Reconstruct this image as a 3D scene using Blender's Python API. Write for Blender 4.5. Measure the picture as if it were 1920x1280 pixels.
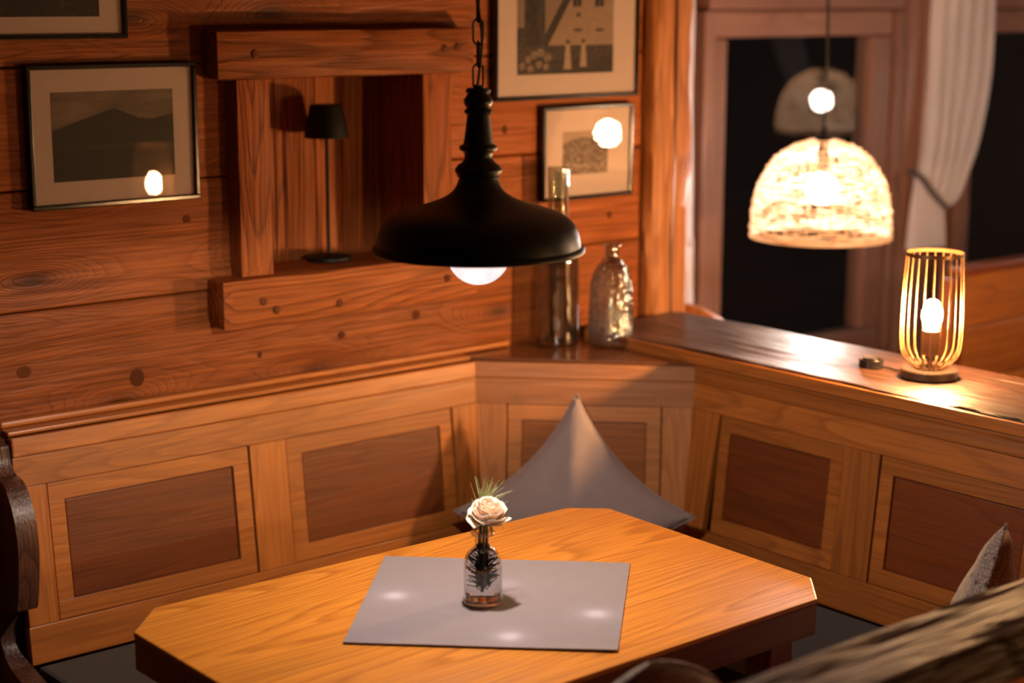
import bpy, bmesh, math, random
from mathutils import Vector, Matrix, noise
from math import sin, cos, pi, radians, sqrt, exp

# ------------------------------------------------------------------ clear
for o in list(bpy.data.objects):
    bpy.data.objects.remove(o, do_unlink=True)
scene = bpy.context.scene
COL = scene.collection
RND = random.Random(7)

# ------------------------------------------------------------------ camera
F_PX, PITCH, YAW, ROLL = 3249.0, radians(11.27), radians(40.0), radians(0.14)
fw = Vector((sin(YAW) * cos(PITCH), cos(YAW) * cos(PITCH), -sin(PITCH)))
rt = Vector((cos(YAW), -sin(YAW), 0))
up = rt.cross(fw)
rt, up = cos(ROLL) * rt + sin(ROLL) * up, -sin(ROLL) * rt + cos(ROLL) * up
cam_d = bpy.data.cameras.new('camera')
cam = bpy.data.objects.new('camera', cam_d)
COL.objects.link(cam)
cam.matrix_world = Matrix(((rt.x, up.x, -fw.x, 0), (rt.y, up.y, -fw.y, 0), (rt.z, up.z, -fw.z, 1.8), (0, 0, 0, 1)))
cam_d.sensor_width = 36.0
cam_d.lens = F_PX / 1920 * 36.0
cam_d.clip_start = 0.05
cam_d.dof.use_dof = True
cam_d.dof.focus_distance = 3.25
cam_d.dof.aperture_fstop = 2.1
scene.camera = cam

# ------------------------------------------------------------------ world, exposure
world = bpy.data.worlds.new('world')
scene.world = world
world.use_nodes = True
wbg = world.node_tree.nodes['Background']
wbg.inputs[0].default_value = (0.85, 0.62, 0.55, 1)
wbg.inputs[1].default_value = 0.004
scene.view_settings.view_transform = 'Standard'
scene.view_settings.look = 'None'
scene.view_settings.gamma = 1.0
scene.view_settings.use_curve_mapping = False
scene.view_settings.exposure = 0.6

# lamp strengths (radiance of the bulbs; watts for the light inside the globe)
P_PENDANT = 16.0
P_DOWN = 1.5
L_CAGE = 1200.0
L_CAGE_FAR = 900.0
L_WICKER = 195.0
L_WICKER_BIG = 300.0
P_SPOT = 9.0
C_PENDANT = (1.0, 0.80, 0.66)
C_CAGE = (1.0, 0.52, 0.20)
C_WICKER = (1.0, 0.87, 0.80)

# ------------------------------------------------------------------ helpers: objects
def link(o, parent=None):
    COL.objects.link(o)
    if parent is not None:
        o.parent = parent
    return o

def tag(o, label=None, cat=None, group=None, kind=None):
    if label: o['label'] = label
    if cat: o['category'] = cat
    if group: o['group'] = group
    if kind: o['kind'] = kind
    return o

def empty(name, loc=(0, 0, 0), rotz=0.0, label=None, cat=None, group=None, kind=None):
    o = bpy.data.objects.new(name, None)
    o.empty_display_size = 0.05
    o.location = loc
    o.rotation_euler = (0, 0, rotz)
    link(o)
    return tag(o, label, cat, group, kind)

def bm_obj(name, bm, mat, parent=None, loc=(0, 0, 0), rot=None, smooth=True, mw=None):
    me = bpy.data.meshes.new(name)
    bmesh.ops.recalc_face_normals(bm, faces=bm.faces)
    bm.to_mesh(me)
    bm.free()
    return me_obj(name, me, mat, parent, loc, rot, smooth, mw)

def me_obj(name, me, mat, parent=None, loc=(0, 0, 0), rot=None, smooth=True, mw=None):
    if mat and not me.materials:
        me.materials.append(mat)
    if smooth:
        me.polygons.foreach_set('use_smooth', [True] * len(me.polygons))
        try:
            me.set_sharp_from_angle(angle=radians(38))
        except Exception:
            pass
    o = bpy.data.objects.new(name, me)
    if mw is not None:
        o.matrix_basis = mw
    else:
        o.location = loc
        if rot: o.rotation_euler = rot
    return link(o, parent)

def pdata(name, verts, faces, mat, parent=None, loc=(0, 0, 0), rot=None, smooth=True, recalc=True, mw=None):
    me = bpy.data.meshes.new(name)
    me.from_pydata([tuple(v) for v in verts], [], faces)
    if recalc:
        bm = bmesh.new(); bm.from_mesh(me)
        bmesh.ops.recalc_face_normals(bm, faces=bm.faces)
        bm.to_mesh(me); bm.free()
    return me_obj(name, me, mat, parent, loc, rot, smooth, mw)

def box_bm(sx, sy, sz, bevel=0.0, seg=2):
    bm = bmesh.new()
    bmesh.ops.create_cube(bm, size=1.0)
    bmesh.ops.scale(bm, vec=(sx, sy, sz), verts=bm.verts)
    if bevel > 0:
        bmesh.ops.bevel(bm, geom=list(bm.edges), offset=bevel, segments=seg, profile=0.5, affect='EDGES')
    return bm

def box(name, lo, hi, mat, parent=None, bevel=0.003, seg=2):
    """box between two corners, in the parent's frame, with its own origin at its middle"""
    s = [hi[i] - lo[i] for i in range(3)]
    c = [(hi[i] + lo[i]) / 2 for i in range(3)]
    return bm_obj(name, box_bm(*s, bevel, seg), mat, parent, c, smooth=False)

def rough_box(name, lo, hi, mat, parent=None, amp=0.006, step=0.03, bevel=0.012, seed=0.0, along=0, fine=0.5):
    """hewn timber: a subdivided box with worn, uneven faces and edges"""
    s = [hi[i] - lo[i] for i in range(3)]
    c = Vector([(hi[i] + lo[i]) / 2 for i in range(3)])
    n = [max(2, min(90, int(x / step))) for x in s]
    n[along] = max(2, min(110, int(s[along] / (step * 1.2))))
    verts, faces, idx = [], [], {}
    def vid(i, j, k):
        if (i, j, k) not in idx:
            p = Vector(((i / n[0] - .5) * s[0], (j / n[1] - .5) * s[1], (k / n[2] - .5) * s[2]))
            q = p.copy()
            e = [abs(p[a]) > s[a] / 2 - 1e-6 for a in range(3)]
            if sum(e) >= 2:
                for a in range(3):
                    if e[a]: q[a] -= math.copysign(bevel * (0.5 + 0.9 * abs(noise.noise(p * 7 + Vector((seed, 1, 2))))), p[a])
            f = Vector((p.x * 14, p.y * 14, p.z * 14)); f[along] *= 0.22
            g = Vector((p.x * 40, p.y * 40, p.z * 40)); g[along] *= 0.12
            off = Vector((seed * 3.1, seed * 1.7, seed))
            d = amp * noise.noise(f + off) + amp * fine * noise.noise(g + off)
            for a in range(3):
                if e[a] and a != along: q[a] += math.copysign(d, p[a])
            idx[(i, j, k)] = len(verts); verts.append(q)
        return idx[(i, j, k)]
    for a in range(3):
        b, d = (a + 1) % 3, (a + 2) % 3
        for side in (0, n[a]):
            for i in range(n[b]):
                for j in range(n[d]):
                    q = []
                    for di, dj in ((0, 0), (1, 0), (1, 1), (0, 1)):
                        t = [0, 0, 0]; t[a] = side; t[b] = i + di; t[d] = j + dj
                        q.append(vid(*t))
                    faces.append(q)
    return pdata(name, verts, faces, mat, parent, c)

def lathe_data(prof, seg=48, close=False):
    verts, faces = [], []
    for (r, z) in prof:
        for k in range(seg):
            a = 2 * pi * k / seg
            verts.append((r * cos(a), r * sin(a), z))
    m = len(prof)
    for i in range(m if close else m - 1):
        for k in range(seg):
            a, b = i * seg + k, i * seg + (k + 1) % seg
            c, d = ((i + 1) % m) * seg + (k + 1) % seg, ((i + 1) % m) * seg + k
            faces.append((a, b, c, d))
    if not close:
        if prof[0][0] > 1e-5: faces.append(tuple(range(seg))[::-1])
        if prof[-1][0] > 1e-5: faces.append(tuple((m - 1) * seg + k for k in range(seg)))
    return verts, faces

def lathe(name, prof, mat, parent=None, loc=(0, 0, 0), seg=48, close=False, rot=None):
    prof = [(max(r, 1e-4), z) for r, z in prof]
    v, f = lathe_data(prof, seg, close)
    return pdata(name, v, f, mat, parent, loc, rot)

def smooth_prof(pts, n=5):
    """Catmull-Rom through profile points"""
    out = []
    for i in range(len(pts) - 1):
        p0, p1, p2, p3 = pts[max(i - 1, 0)], pts[i], pts[i + 1], pts[min(i + 2, len(pts) - 1)]
        for k in range(n):
            t = k / n
            out.append(tuple(0.5 * (2 * p1[a] + (p2[a] - p0[a]) * t + (2 * p0[a] - 5 * p1[a] + 4 * p2[a] - p3[a]) * t * t
                       + (3 * p1[a] - p0[a] - 3 * p2[a] + p3[a]) * t ** 3) for a in range(len(p1))))
    out.append(tuple(pts[-1]))
    return out

def tube_data(path, r, seg=8, closed=False, verts=None, faces=None):
    verts = [] if verts is None else verts
    faces = [] if faces is None else faces
    path = [Vector(p) for p in path]
    n = len(path)
    base = len(verts)
    prev = None
    for i, p in enumerate(path):
        if closed:
            t = path[(i + 1) % n] - path[i - 1]
        else:
            t = path[min(i + 1, n - 1)] - path[max(i - 1, 0)]
        t.normalize()
        if prev is None:
            a = Vector((0, 0, 1)) if abs(t.z) < 0.9 else Vector((1, 0, 0))
            prev = t.cross(a).normalized()
        u = (prev - t * prev.dot(t)).normalized()
        prev = u
        w = t.cross(u)
        rr = r(i / max(1, n - 1)) if callable(r) else r
        for k in range(seg):
            a = 2 * pi * k / seg
            verts.append(p + u * (rr * cos(a)) + w * (rr * sin(a)))
    m = n if closed else n - 1
    for i in range(m):
        for k in range(seg):
            a, b = base + i * seg + k, base + i * seg + (k + 1) % seg
            j = (i + 1) % n
            faces.append((a, b, base + j * seg + (k + 1) % seg, base + j * seg + k))
    if not closed:
        faces.append(tuple(base + k for k in range(seg))[::-1])
        faces.append(tuple(base + (n - 1) * seg + k for k in range(seg)))
    return verts, faces

def tube(name, path, r, mat, parent=None, seg=8, closed=False, loc=(0, 0, 0), rot=None):
    v, f = tube_data(path, r, seg, closed)
    return pdata(name, v, f, mat, parent, loc, rot)

def prism_bm(poly, d0, d1, bevel=0.0):
    """polygon in local xy, extruded along local z"""
    bm = bmesh.new()
    lo = [bm.verts.new((x, y, d0)) for x, y in poly]
    hi = [bm.verts.new((x, y, d1)) for x, y in poly]
    bm.faces.new(lo[::-1]); bm.faces.new(hi)
    n = len(poly)
    for i in range(n):
        bm.faces.new((lo[i], lo[(i + 1) % n], hi[(i + 1) % n], hi[i]))
    if bevel > 0:
        bmesh.ops.bevel(bm, geom=list(bm.edges), offset=bevel, segments=2, profile=0.5, affect='EDGES')
    return bm

def copy_tree(o, parent=None):
    c = o.copy()
    link(c)
    c.parent = parent
    for ch in list(o.children):
        copy_tree(ch, c)
    return c

# ------------------------------------------------------------------ helpers: materials
class NT:
    def __init__(self, name):
        self.m = bpy.data.materials.new(name)
        self.m.use_nodes = True
        self.t = self.m.node_tree
        self.b = self.t.nodes['Principled BSDF']
        self.out = self.t.nodes['Material Output']
    def n(self, kind, **kw):
        nd = self.t.nodes.new(kind)
        for k, v in kw.items(): setattr(nd, k, v)
        return nd
    def l(self, a, b): self.t.links.new(a, b)
    def math(self, op, a, b=None, c=None):
        nd = self.n('ShaderNodeMath', operation=op)
        for i, x in enumerate((a, b, c)):
            if x is None: continue
            if isinstance(x, (int, float)): nd.inputs[i].default_value = x
            else: self.l(x, nd.inputs[i])
        return nd.outputs[0]
    def vmath(self, op, a, b=None):
        nd = self.n('ShaderNodeVectorMath', operation=op)
        for i, x in enumerate((a, b)):
            if x is None: continue
            if isinstance(x, tuple): nd.inputs[i].default_value = x
            else: self.l(x, nd.inputs[i])
        return nd.outputs[0]
    def noise(self, vec, scale, detail=2, rough=0.5, dist=0.0):
        nd = self.n('ShaderNodeTexNoise')
        nd.inputs['Scale'].default_value = scale
        nd.inputs['Detail'].default_value = detail
        nd.inputs['Roughness'].default_value = rough
        nd.inputs['Distortion'].default_value = dist
        if vec is not None: self.l(vec, nd.inputs['Vector'])
        return nd.outputs['Fac']
    def ramp(self, fac, stops, interp='LINEAR'):
        nd = self.n('ShaderNodeValToRGB')
        cr = nd.color_ramp; cr.interpolation = interp
        while len(cr.elements) < len(stops): cr.elements.new(0.5)
        for e, (p, c) in zip(cr.elements, stops):
            e.position = p
            e.color = (c, c, c, 1) if isinstance(c, (int, float)) else (*c, 1)
        self.l(fac, nd.inputs[0])
        return nd.outputs[0]
    def mix(self, fac, a, b, blend='MIX'):
        nd = self.n('ShaderNodeMix', data_type='RGBA', blend_type=blend)
        for i, x in ((0, fac), (6, a), (7, b)):
            if isinstance(x, (int, float)): nd.inputs[i].default_value = x
            elif isinstance(x, tuple): nd.inputs[i].default_value = (*x, 1)
            else: self.l(x, nd.inputs[i])
        return nd.outputs[2]
    def bump(self, h, strength, dist):
        nd = self.n('ShaderNodeBump')
        nd.inputs['Strength'].default_value = strength
        nd.inputs['Distance'].default_value = dist
        self.l(h, nd.inputs['Height'])
        return nd.outputs[0]

_WOOD = {}
def wood(name, light, dark, axis='x', freq=55, ring=0.6, fibre=0.4, blotch=0.35, rough=0.5, bump=0.3, coat=0.0, cross=5.0, along=0.45, knots=False, pore=260, spec=0.4, bd=0.002):
    key = (name, axis)
    if key in _WOOD: return _WOOD[key]
    t = NT(name + '_' + axis)
    tc = t.n('ShaderNodeTexCoord').outputs['Object']
    sep = t.n('ShaderNodeSeparateXYZ'); t.l(tc, sep.inputs[0])
    o = {'x': (0, 1, 2), 'y': (1, 0, 2), 'z': (2, 1, 0)}[axis]
    cmb = t.n('ShaderNodeCombineXYZ')
    for i in range(3): t.l(sep.outputs[o[i]], cmb.inputs[i])
    info = t.n('ShaderNodeObjectInfo').outputs['Random']
    off = t.n('ShaderNodeCombineXYZ')
    for i, k in enumerate((41.0, 23.0, 67.0)): t.l(t.math('MULTIPLY', info, k), off.inputs[i])
    p = t.vmath('ADD', cmb.outputs[0], off.outputs[0])
    big = t.vmath('MULTIPLY', p, (along, cross, cross))
    n = t.noise(big, 1.0, 1.5, 0.45, 0.15)
    kmask = None
    if knots:
        ks = t.n('ShaderNodeSeparateXYZ'); t.l(t.vmath('MULTIPLY', p, (1.9, 1.0, 5.5)), ks.inputs[0])
        kc = t.n('ShaderNodeCombineXYZ'); t.l(ks.outputs[0], kc.inputs[0]); t.l(ks.outputs[2], kc.inputs[1])
        vo = t.n('ShaderNodeTexVoronoi', voronoi_dimensions='2D'); vo.inputs['Scale'].default_value = 1.0
        t.l(kc.outputs[0], vo.inputs['Vector'])
        d = vo.outputs['Distance']
        e = t.math('MULTIPLY', t.math('MULTIPLY', d, d), -110.0)
        kmask = t.math('EXPONENT', e)
        wide = t.math('EXPONENT', t.math('MULTIPLY', t.math('MULTIPLY', d, d), -18.0))
        n = t.math('ADD', n, t.math('MULTIPLY', wide, 0.22))
    wob = t.noise(t.vmath('MULTIPLY', p, (2.0, 30, 30)), 1.0, 2, 0.5)
    ph = t.math('ADD', t.math('MULTIPLY', n, freq), t.math('MULTIPLY', wob, 1.6))
    fr = t.math('FRACT', ph)
    rg = t.ramp(fr, [(0.0, 0.0), (0.62, 0.35), (0.86, 1.0), (1.0, 0.0)])
    fib = t.noise(t.vmath('MULTIPLY', p, (5.0, pore, pore)), 1.0, 2, 0.6)
    fibm = t.ramp(fib, [(0.35, 0.0), (0.7, 1.0)])
    blo = t.noise(t.vmath('MULTIPLY', p, (1.3, 6, 6)), 1.0, 3, 0.55)
    blm = t.ramp(blo, [(0.3, 0.0), (0.72, 1.0)])
    mid = tuple((a * 0.55 + b * 0.45) for a, b in zip(light, dark))
    c = t.mix(t.math('MULTIPLY', rg, ring), light, dark)
    c = t.mix(t.math('MULTIPLY', fibm, fibre), c, dark)
    c = t.mix(t.math('MULTIPLY', blm, blotch), c, mid)
    v = t.math('ADD', t.math('MULTIPLY', info, 0.35), 0.83)
    hs = t.n('ShaderNodeHueSaturation'); t.l(c, hs.inputs['Color']); t.l(v, hs.inputs['Value'])
    c = hs.outputs[0]
    if kmask is not None:
        c = t.mix(t.math('MULTIPLY', kmask, 0.85), c, tuple(x * 0.35 for x in dark))
    t.l(c, t.b.inputs['Base Color'])
    h = t.math('ADD', t.math('MULTIPLY', rg, -0.6), t.math('MULTIPLY', fibm, -0.6))
    t.l(t.bump(h, bump, bd), t.b.inputs['Normal'])
    t.l(t.math('ADD', t.math('MULTIPLY', fibm, 0.15), rough - 0.05), t.b.inputs['Roughness'])
    t.b.inputs['Specular IOR Level'].default_value = spec
    t.b.inputs['Coat Weight'].default_value = coat
    t.b.inputs['Coat Roughness'].default_value = 0.33
    _WOOD[key] = t.m
    return t.m

def W_wall(a='x'):  return wood('old_plank', (0.44, 0.125, 0.026), (0.090, 0.020, 0.004), a, spec=0.22, freq=38, ring=0.28, fibre=0.7, blotch=0.5, rough=0.5, bump=0.8, knots=True, cross=4.0, pore=130)
def W_beam(a='x'):  return wood('niche_beam', (0.38, 0.110, 0.024), (0.075, 0.018, 0.004), a, spec=0.15, freq=24, ring=0.7, fibre=0.5, blotch=0.25, rough=0.5, bump=0.8, cross=6, pore=130)
def W_bench(a='x'): return wood('bench_larch', (0.56, 0.195, 0.034), (0.17, 0.043, 0.007), a, freq=22, ring=0.5, fibre=0.5, blotch=0.45, rough=0.42, bump=0.2, coat=0.6, spec=0.5, cross=6, pore=140)
def W_panel(a='x'): return wood('bench_panel', (0.24, 0.057, 0.008), (0.085, 0.017, 0.0025), a, freq=20, ring=0.5, fibre=0.5, blotch=0.5, rough=0.42, bump=0.2, coat=0.5, spec=0.5, cross=6, pore=140)
def W_table(a='x'): return wood('table_ash', (0.70, 0.275, 0.036), (0.23, 0.058, 0.006), a, freq=64, ring=0.6, fibre=0.45, blotch=0.25, rough=0.34, bump=0.12, coat=0.35, cross=2.6, along=0.26, pore=150)
def W_dark(a='z'):  return wood('dark_carved', (0.135, 0.055, 0.032), (0.045, 0.017, 0.010), a, freq=44, ring=0.8, fibre=0.4, rough=0.34, bump=0.6, coat=0.3, cross=6)
def W_hewn(a='y'):  return wood('hewn_timber', (0.095, 0.040, 0.021), (0.020, 0.008, 0.005), a, freq=26, ring=0.75, fibre=0.8, blotch=0.4, rough=0.44, bump=0.8, coat=0.4, cross=5, pore=90, bd=0.004)
def W_knot(a='z'):  return wood('plank_knot', (0.21, 0.062, 0.016), (0.055, 0.015, 0.005), a, freq=50, ring=0.8, fibre=0.3, rough=0.55, bump=0.6, cross=30, along=30, spec=0.2)
def W_corner(a='x'): return wood('bench_larch_bright', (0.74, 0.315, 0.095), (0.27, 0.085, 0.022), a, freq=22, ring=0.4, fibre=0.45, blotch=0.35, rough=0.40, bump=0.2, coat=0.7, spec=0.5, cross=6, pore=140)  # bench larch made paler: the corner's missing brightness is put into its colour
def W_worn(a='x'):  return wood('worn_cap_beam', (0.088, 0.033, 0.015), (0.024, 0.009, 0.005), a, freq=22, ring=0.8, fibre=0.8, blotch=0.4, rough=0.62, bump=1.0, coat=0.0, cross=5, pore=80, spec=0.25, bd=0.006)
def W_post(a='z'):  return wood('old_post', (0.60, 0.25, 0.09), (0.17, 0.052, 0.018), a, freq=16, ring=0.65, fibre=0.6, blotch=0.4, rough=0.5, bump=0.9, cross=5, pore=90)
def W_window(a='x'): return wood('window_wood', (0.32, 0.165, 0.112), (0.14, 0.066, 0.044), a, freq=18, ring=0.4, fibre=0.4, rough=0.45, bump=0.2)
def W_floor(a='x'): return wood('floor_oak', (0.16, 0.075, 0.038), (0.06, 0.025, 0.013), a, freq=20, ring=0.4, fibre=0.4, rough=0.5, bump=0.2)

def plain(name, col, rough=0.5, metal=0.0, spec=0.5, coat=0.0, bump=None):
    t = NT(name)
    t.b.inputs['Base Color'].default_value = (*col, 1)
    t.b.inputs['Roughness'].default_value = rough
    t.b.inputs['Metallic'].default_value = metal
    t.b.inputs['Specular IOR Level'].default_value = spec
    t.b.inputs['Coat Weight'].default_value = coat
    tc = t.n('ShaderNodeTexCoord').outputs['Object']
    n = t.noise(tc, bump[0] if bump else 60, 3, 0.6)
    t.l(t.mix(t.math('MULTIPLY', n, 0.35), col, tuple(c * 0.6 for c in col)), t.b.inputs['Base Color'])
    if bump:
        t.l(t.bump(n, bump[1], 0.002), t.b.inputs['Normal'])
    return t.m

def emis(name, col, strength):
    t = NT(name)
    e = t.n('ShaderNodeEmission')
    e.inputs[0].default_value = (*col, 1); e.inputs[1].default_value = strength
    t.l(e.outputs[0], t.out.inputs[0])
    return t.m

def thin_glass(name, tint=(1, 1, 1), rough=0.0, boost=1.0, bump=None, ior=1.5):
    """a thin sheet: passes light straight through, mirrors by Fresnel"""
    t = NT(name)
    tr = t.n('ShaderNodeBsdfTransparent'); tr.inputs[0].default_value = (*tint, 1)
    gl = t.n('ShaderNodeBsdfGlossy'); gl.inputs['Roughness'].default_value = rough
    mx = t.n('ShaderNodeMixShader')
    geo = t.n('ShaderNodeNewGeometry')
    nrm = geo.outputs['Normal']
    if bump:
        tc = t.n('ShaderNodeTexCoord').outputs['Object']
        vo = t.n('ShaderNodeTexVoronoi', feature='SMOOTH_F1'); vo.inputs['Scale'].default_value = bump[0]
        t.l(tc, vo.inputs['Vector'])
        nrm = t.bump(vo.outputs['Distance'], bump[1], bump[2])
        t.l(nrm, gl.inputs['Normal'])
    dt = t.n('ShaderNodeVectorMath', operation='DOT_PRODUCT')
    t.l(nrm, dt.inputs[0]); t.l(geo.outputs['Incoming'], dt.inputs[1])
    q = t.math('SUBTRACT', 1.0, t.math('MINIMUM', t.math('ABSOLUTE', dt.outputs['Value']), 1.0))
    q5 = t.math('POWER', q, 5.0)
    f = t.math('MINIMUM', t.math('MULTIPLY', t.math('ADD', t.math('MULTIPLY', q5, 0.96), 0.04), boost), 1.0)
    t.l(f, mx.inputs[0]); t.l(tr.outputs[0], mx.inputs[1]); t.l(gl.outputs[0], mx.inputs[2])
    t.l(mx.outputs[0], t.out.inputs[0])
    return t.m

def fabric(name, col, col2, scale=420, bump=0.4, rough=0.9):
    t = NT(name)
    tc = t.n('ShaderNodeTexCoord').outputs['Object']
    w1 = t.n('ShaderNodeTexWave', bands_direction='X'); w1.inputs['Scale'].default_value = scale
    w2 = t.n('ShaderNodeTexWave', bands_direction='Y'); w2.inputs['Scale'].default_value = scale
    for w in (w1, w2):
        w.inputs['Distortion'].default_value = 1.0
        t.l(tc, w.inputs['Vector'])
    wv = t.math('MULTIPLY', w1.outputs['Fac'], w2.outputs['Fac'])
    n = t.noise(tc, 35, 4, 0.65)
    t.l(t.mix(t.math('ADD', t.math('MULTIPLY', wv, 0.45), t.math('MULTIPLY', n, 0.5)), col, col2), t.b.inputs['Base Color'])
    t.l(t.bump(wv, bump, 0.001), t.b.inputs['Normal'])
    t.b.inputs['Roughness'].default_value = rough
    t.b.inputs['Sheen Weight'].default_value = 0.25
    t.b.inputs['Specular IOR Level'].default_value = 0.15
    return t.m

def knit(name, col, col2):
    t = NT(name)
    tc = t.n('ShaderNodeTexCoord').outputs['Object']
    vo = t.n('ShaderNodeTexVoronoi'); vo.inputs['Scale'].default_value = 170; vo.inputs['Randomness'].default_value = 0.35
    t.l(tc, vo.inputs['Vector'])
    big = t.n('ShaderNodeTexVoronoi'); big.inputs['Scale'].default_value = 46; big.inputs['Randomness'].default_value = 0.12
    t.l(tc, big.inputs['Vector'])
    dots = t.ramp(big.outputs['Distance'], [(0.10, 0.0), (0.24, 1.0)])
    st = t.ramp(vo.outputs['Distance'], [(0.1, 1.0), (0.65, 0.0)])
    c = t.mix(st, col2, col)
    c = t.mix(dots, tuple(x * 0.35 for x in col2), c)
    t.l(c, t.b.inputs['Base Color'])
    h = t.math('ADD', st, t.math('MULTIPLY', dots, 1.2))
    t.l(t.bump(h, 0.9, 0.003), t.b.inputs['Normal'])
    t.b.inputs['Roughness'].default_value = 0.85
    t.b.inputs['Sheen Weight'].default_value = 0.3
    return t.m

def vcol(name, rough=0.6):
    t = NT(name)
    a = t.n('ShaderNodeVertexColor', layer_name='ink')
    tc = t.n('ShaderNodeTexCoord').outputs['Object']
    n = t.noise(tc, 260, 4, 0.7)
    t.l(t.mix(t.math('MULTIPLY', n, 0.35), a.outputs[0], (0.02, 0.01, 0.008)), t.b.inputs['Base Color'])
    t.b.inputs['Roughness'].default_value = rough
    return t.m

M = {}
M['black_metal'] = plain('black_painted_metal', (0.006, 0.005, 0.005), 0.40, 0.0, 0.35, bump=(900, 0.05))
M['black_gloss'] = plain('black_lacquer_frame', (0.008, 0.007, 0.007), 0.16, 0.0, 0.6)
M['black_matte'] = plain('black_matte_metal', (0.005, 0.004, 0.004), 0.55, 0.0, 0.3)
M['brass'] = plain('warm_bronze_wire', (0.30, 0.17, 0.075), 0.38, 0.55)
M['bronze_base'] = plain('dark_bronze_base', (0.085, 0.05, 0.032), 0.45, 0.3)
M['paper'] = plain('cream_passepartout', (0.62, 0.49, 0.45), 0.75)
M['print'] = vcol('old_photograph_print')
M['pic_glass'] = thin_glass('picture_glass', (0.97, 0.97, 0.97), 0.01)
M['pane'] = thin_glass('window_glass', (0.92, 0.94, 0.95), 0.004, 1.1)
M['clear'] = thin_glass('clear_bottle_glass', (0.84, 0.86, 0.81), 0.06, 4.5, bump=(26, 0.35, 0.004))
t_ = NT('dimpled_bottle_glass')
tr_ = t_.n('ShaderNodeBsdfTransparent'); tr_.inputs[0].default_value = (0.90, 0.89, 0.87, 1)
gl_ = t_.n('ShaderNodeBsdfGlossy'); gl_.inputs['Roughness'].default_value = 0.02
rf_ = t_.n('ShaderNodeBsdfRefraction'); rf_.inputs['IOR'].default_value = 1.18; rf_.inputs['Roughness'].default_value = 0.0
m0_ = t_.n('ShaderNodeMixShader'); m0_.inputs[0].default_value = 0.55
t_.l(tr_.outputs[0], m0_.inputs[1]); t_.l(rf_.outputs[0], m0_.inputs[2])
lw_ = t_.n('ShaderNodeLayerWeight'); lw_.inputs[0].default_value = 0.45
vo_ = t_.n('ShaderNodeTexVoronoi', feature='SMOOTH_F1'); vo_.inputs['Scale'].default_value = 80
t_.l(t_.n('ShaderNodeTexCoord').outputs['Object'], vo_.inputs['Vector'])
nb_ = t_.bump(vo_.outputs['Distance'], 1.0, 0.009)
t_.l(nb_, gl_.inputs['Normal']); t_.l(nb_, rf_.inputs['Normal'])
m_ = t_.n('ShaderNodeMixShader')
t_.l(t_.math('ADD', t_.math('MULTIPLY', lw_.outputs['Facing'], 0.35), 0.26), m_.inputs[0])
t_.l(m0_.outputs[0], m_.inputs[1]); t_.l(gl_.outputs[0], m_.inputs[2]); t_.l(m_.outputs[0], t_.out.inputs[0])
M['bubble'] = t_.m
M['vase_glass'] = thin_glass('small_bottle_glass', (0.86, 0.86, 0.86), 0.01, 2.2)
M['seat_felt'] = fabric('charcoal_seat_felt', (0.009, 0.007, 0.008), (0.017, 0.013, 0.014), 300)
M['grey_linen'] = fabric('grey_linen', (0.34, 0.275, 0.275), (0.47, 0.385, 0.38), 330, 0.3)
M['mat'] = fabric('grey_placemat_cloth', (0.21, 0.185, 0.205), (0.30, 0.265, 0.29), 520, 0.2)
M['knit'] = knit('grey_knit', (0.46, 0.38, 0.33), (0.17, 0.13, 0.108))
M['white_cloth'] = fabric('white_curtain_cloth', (0.70, 0.66, 0.70), (0.78, 0.74, 0.76), 260, 0.15)
M['tie'] = fabric('grey_tieback', (0.10, 0.08, 0.085), (0.15, 0.12, 0.12), 300)
M['straw'] = None
t_ = NT('wicker_straw')
d_ = t_.n('ShaderNodeBsdfDiffuse'); d_.inputs[0].default_value = (0.62, 0.42, 0.26, 1)
tl_ = t_.n('ShaderNodeBsdfTranslucent'); tl_.inputs[0].default_value = (0.82, 0.64, 0.46, 1)
n_ = t_.noise(t_.n('ShaderNodeTexCoord').outputs['Object'], 90, 3)
t_.l(t_.mix(n_, (0.82, 0.66, 0.48), (0.58, 0.41, 0.27)), d_.inputs[0])
m_ = t_.n('ShaderNodeMixShader'); m_.inputs[0].default_value = 0.45
t_.l(d_.outputs[0], m_.inputs[1]); t_.l(tl_.outputs[0], m_.inputs[2]); t_.l(m_.outputs[0], t_.out.inputs[0])
M['straw'] = t_.m
M['plaster'] = plain('dim_plaster', (0.20, 0.13, 0.09), 0.8)
M['cage_bulb'] = emis('filament_bulb', C_CAGE, L_CAGE)
M['wicker_bulb'] = emis('frosted_bulb_lit', C_WICKER, L_WICKER)
# frosted clear globe of the pendant's bulb: lets its inner light out and glows
t_ = NT('pendant_bulb_globe')
tr_ = t_.n('ShaderNodeBsdfTransparent')
em_ = t_.n('ShaderNodeEmission')
n_ = t_.noise(t_.n('ShaderNodeTexCoord').outputs['Object'], 26, 3, 0.6)
t_.l(t_.ramp(n_, [(0.25, (0.55, 0.56, 0.66)), (0.62, (1.0, 0.98, 1.0))]), em_.inputs[0]); em_.inputs[1].default_value = 0.34
m_ = t_.n('ShaderNodeAddShader')
t_.l(tr_.outputs[0], m_.inputs[0]); t_.l(em_.outputs[0], m_.inputs[1]); t_.l(m_.outputs[0], t_.out.inputs[0])
M['globe'] = t_.m
M['led'] = emis('bulb_core', (1.0, 0.92, 0.9), 12.0)
M['porcelain'] = plain('white_inside_enamel', (0.03, 0.027, 0.025), 0.5)
t_ = NT('vase_water')
g_ = t_.n('ShaderNodeBsdfGlass'); g_.inputs['IOR'].default_value = 1.25; g_.inputs[0].default_value = (0.97, 0.97, 0.97, 1)
g_.inputs['Roughness'].default_value = 0.0
t_.l(g_.outputs[0], t_.out.inputs[0])
M['water'] = t_.m
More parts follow.
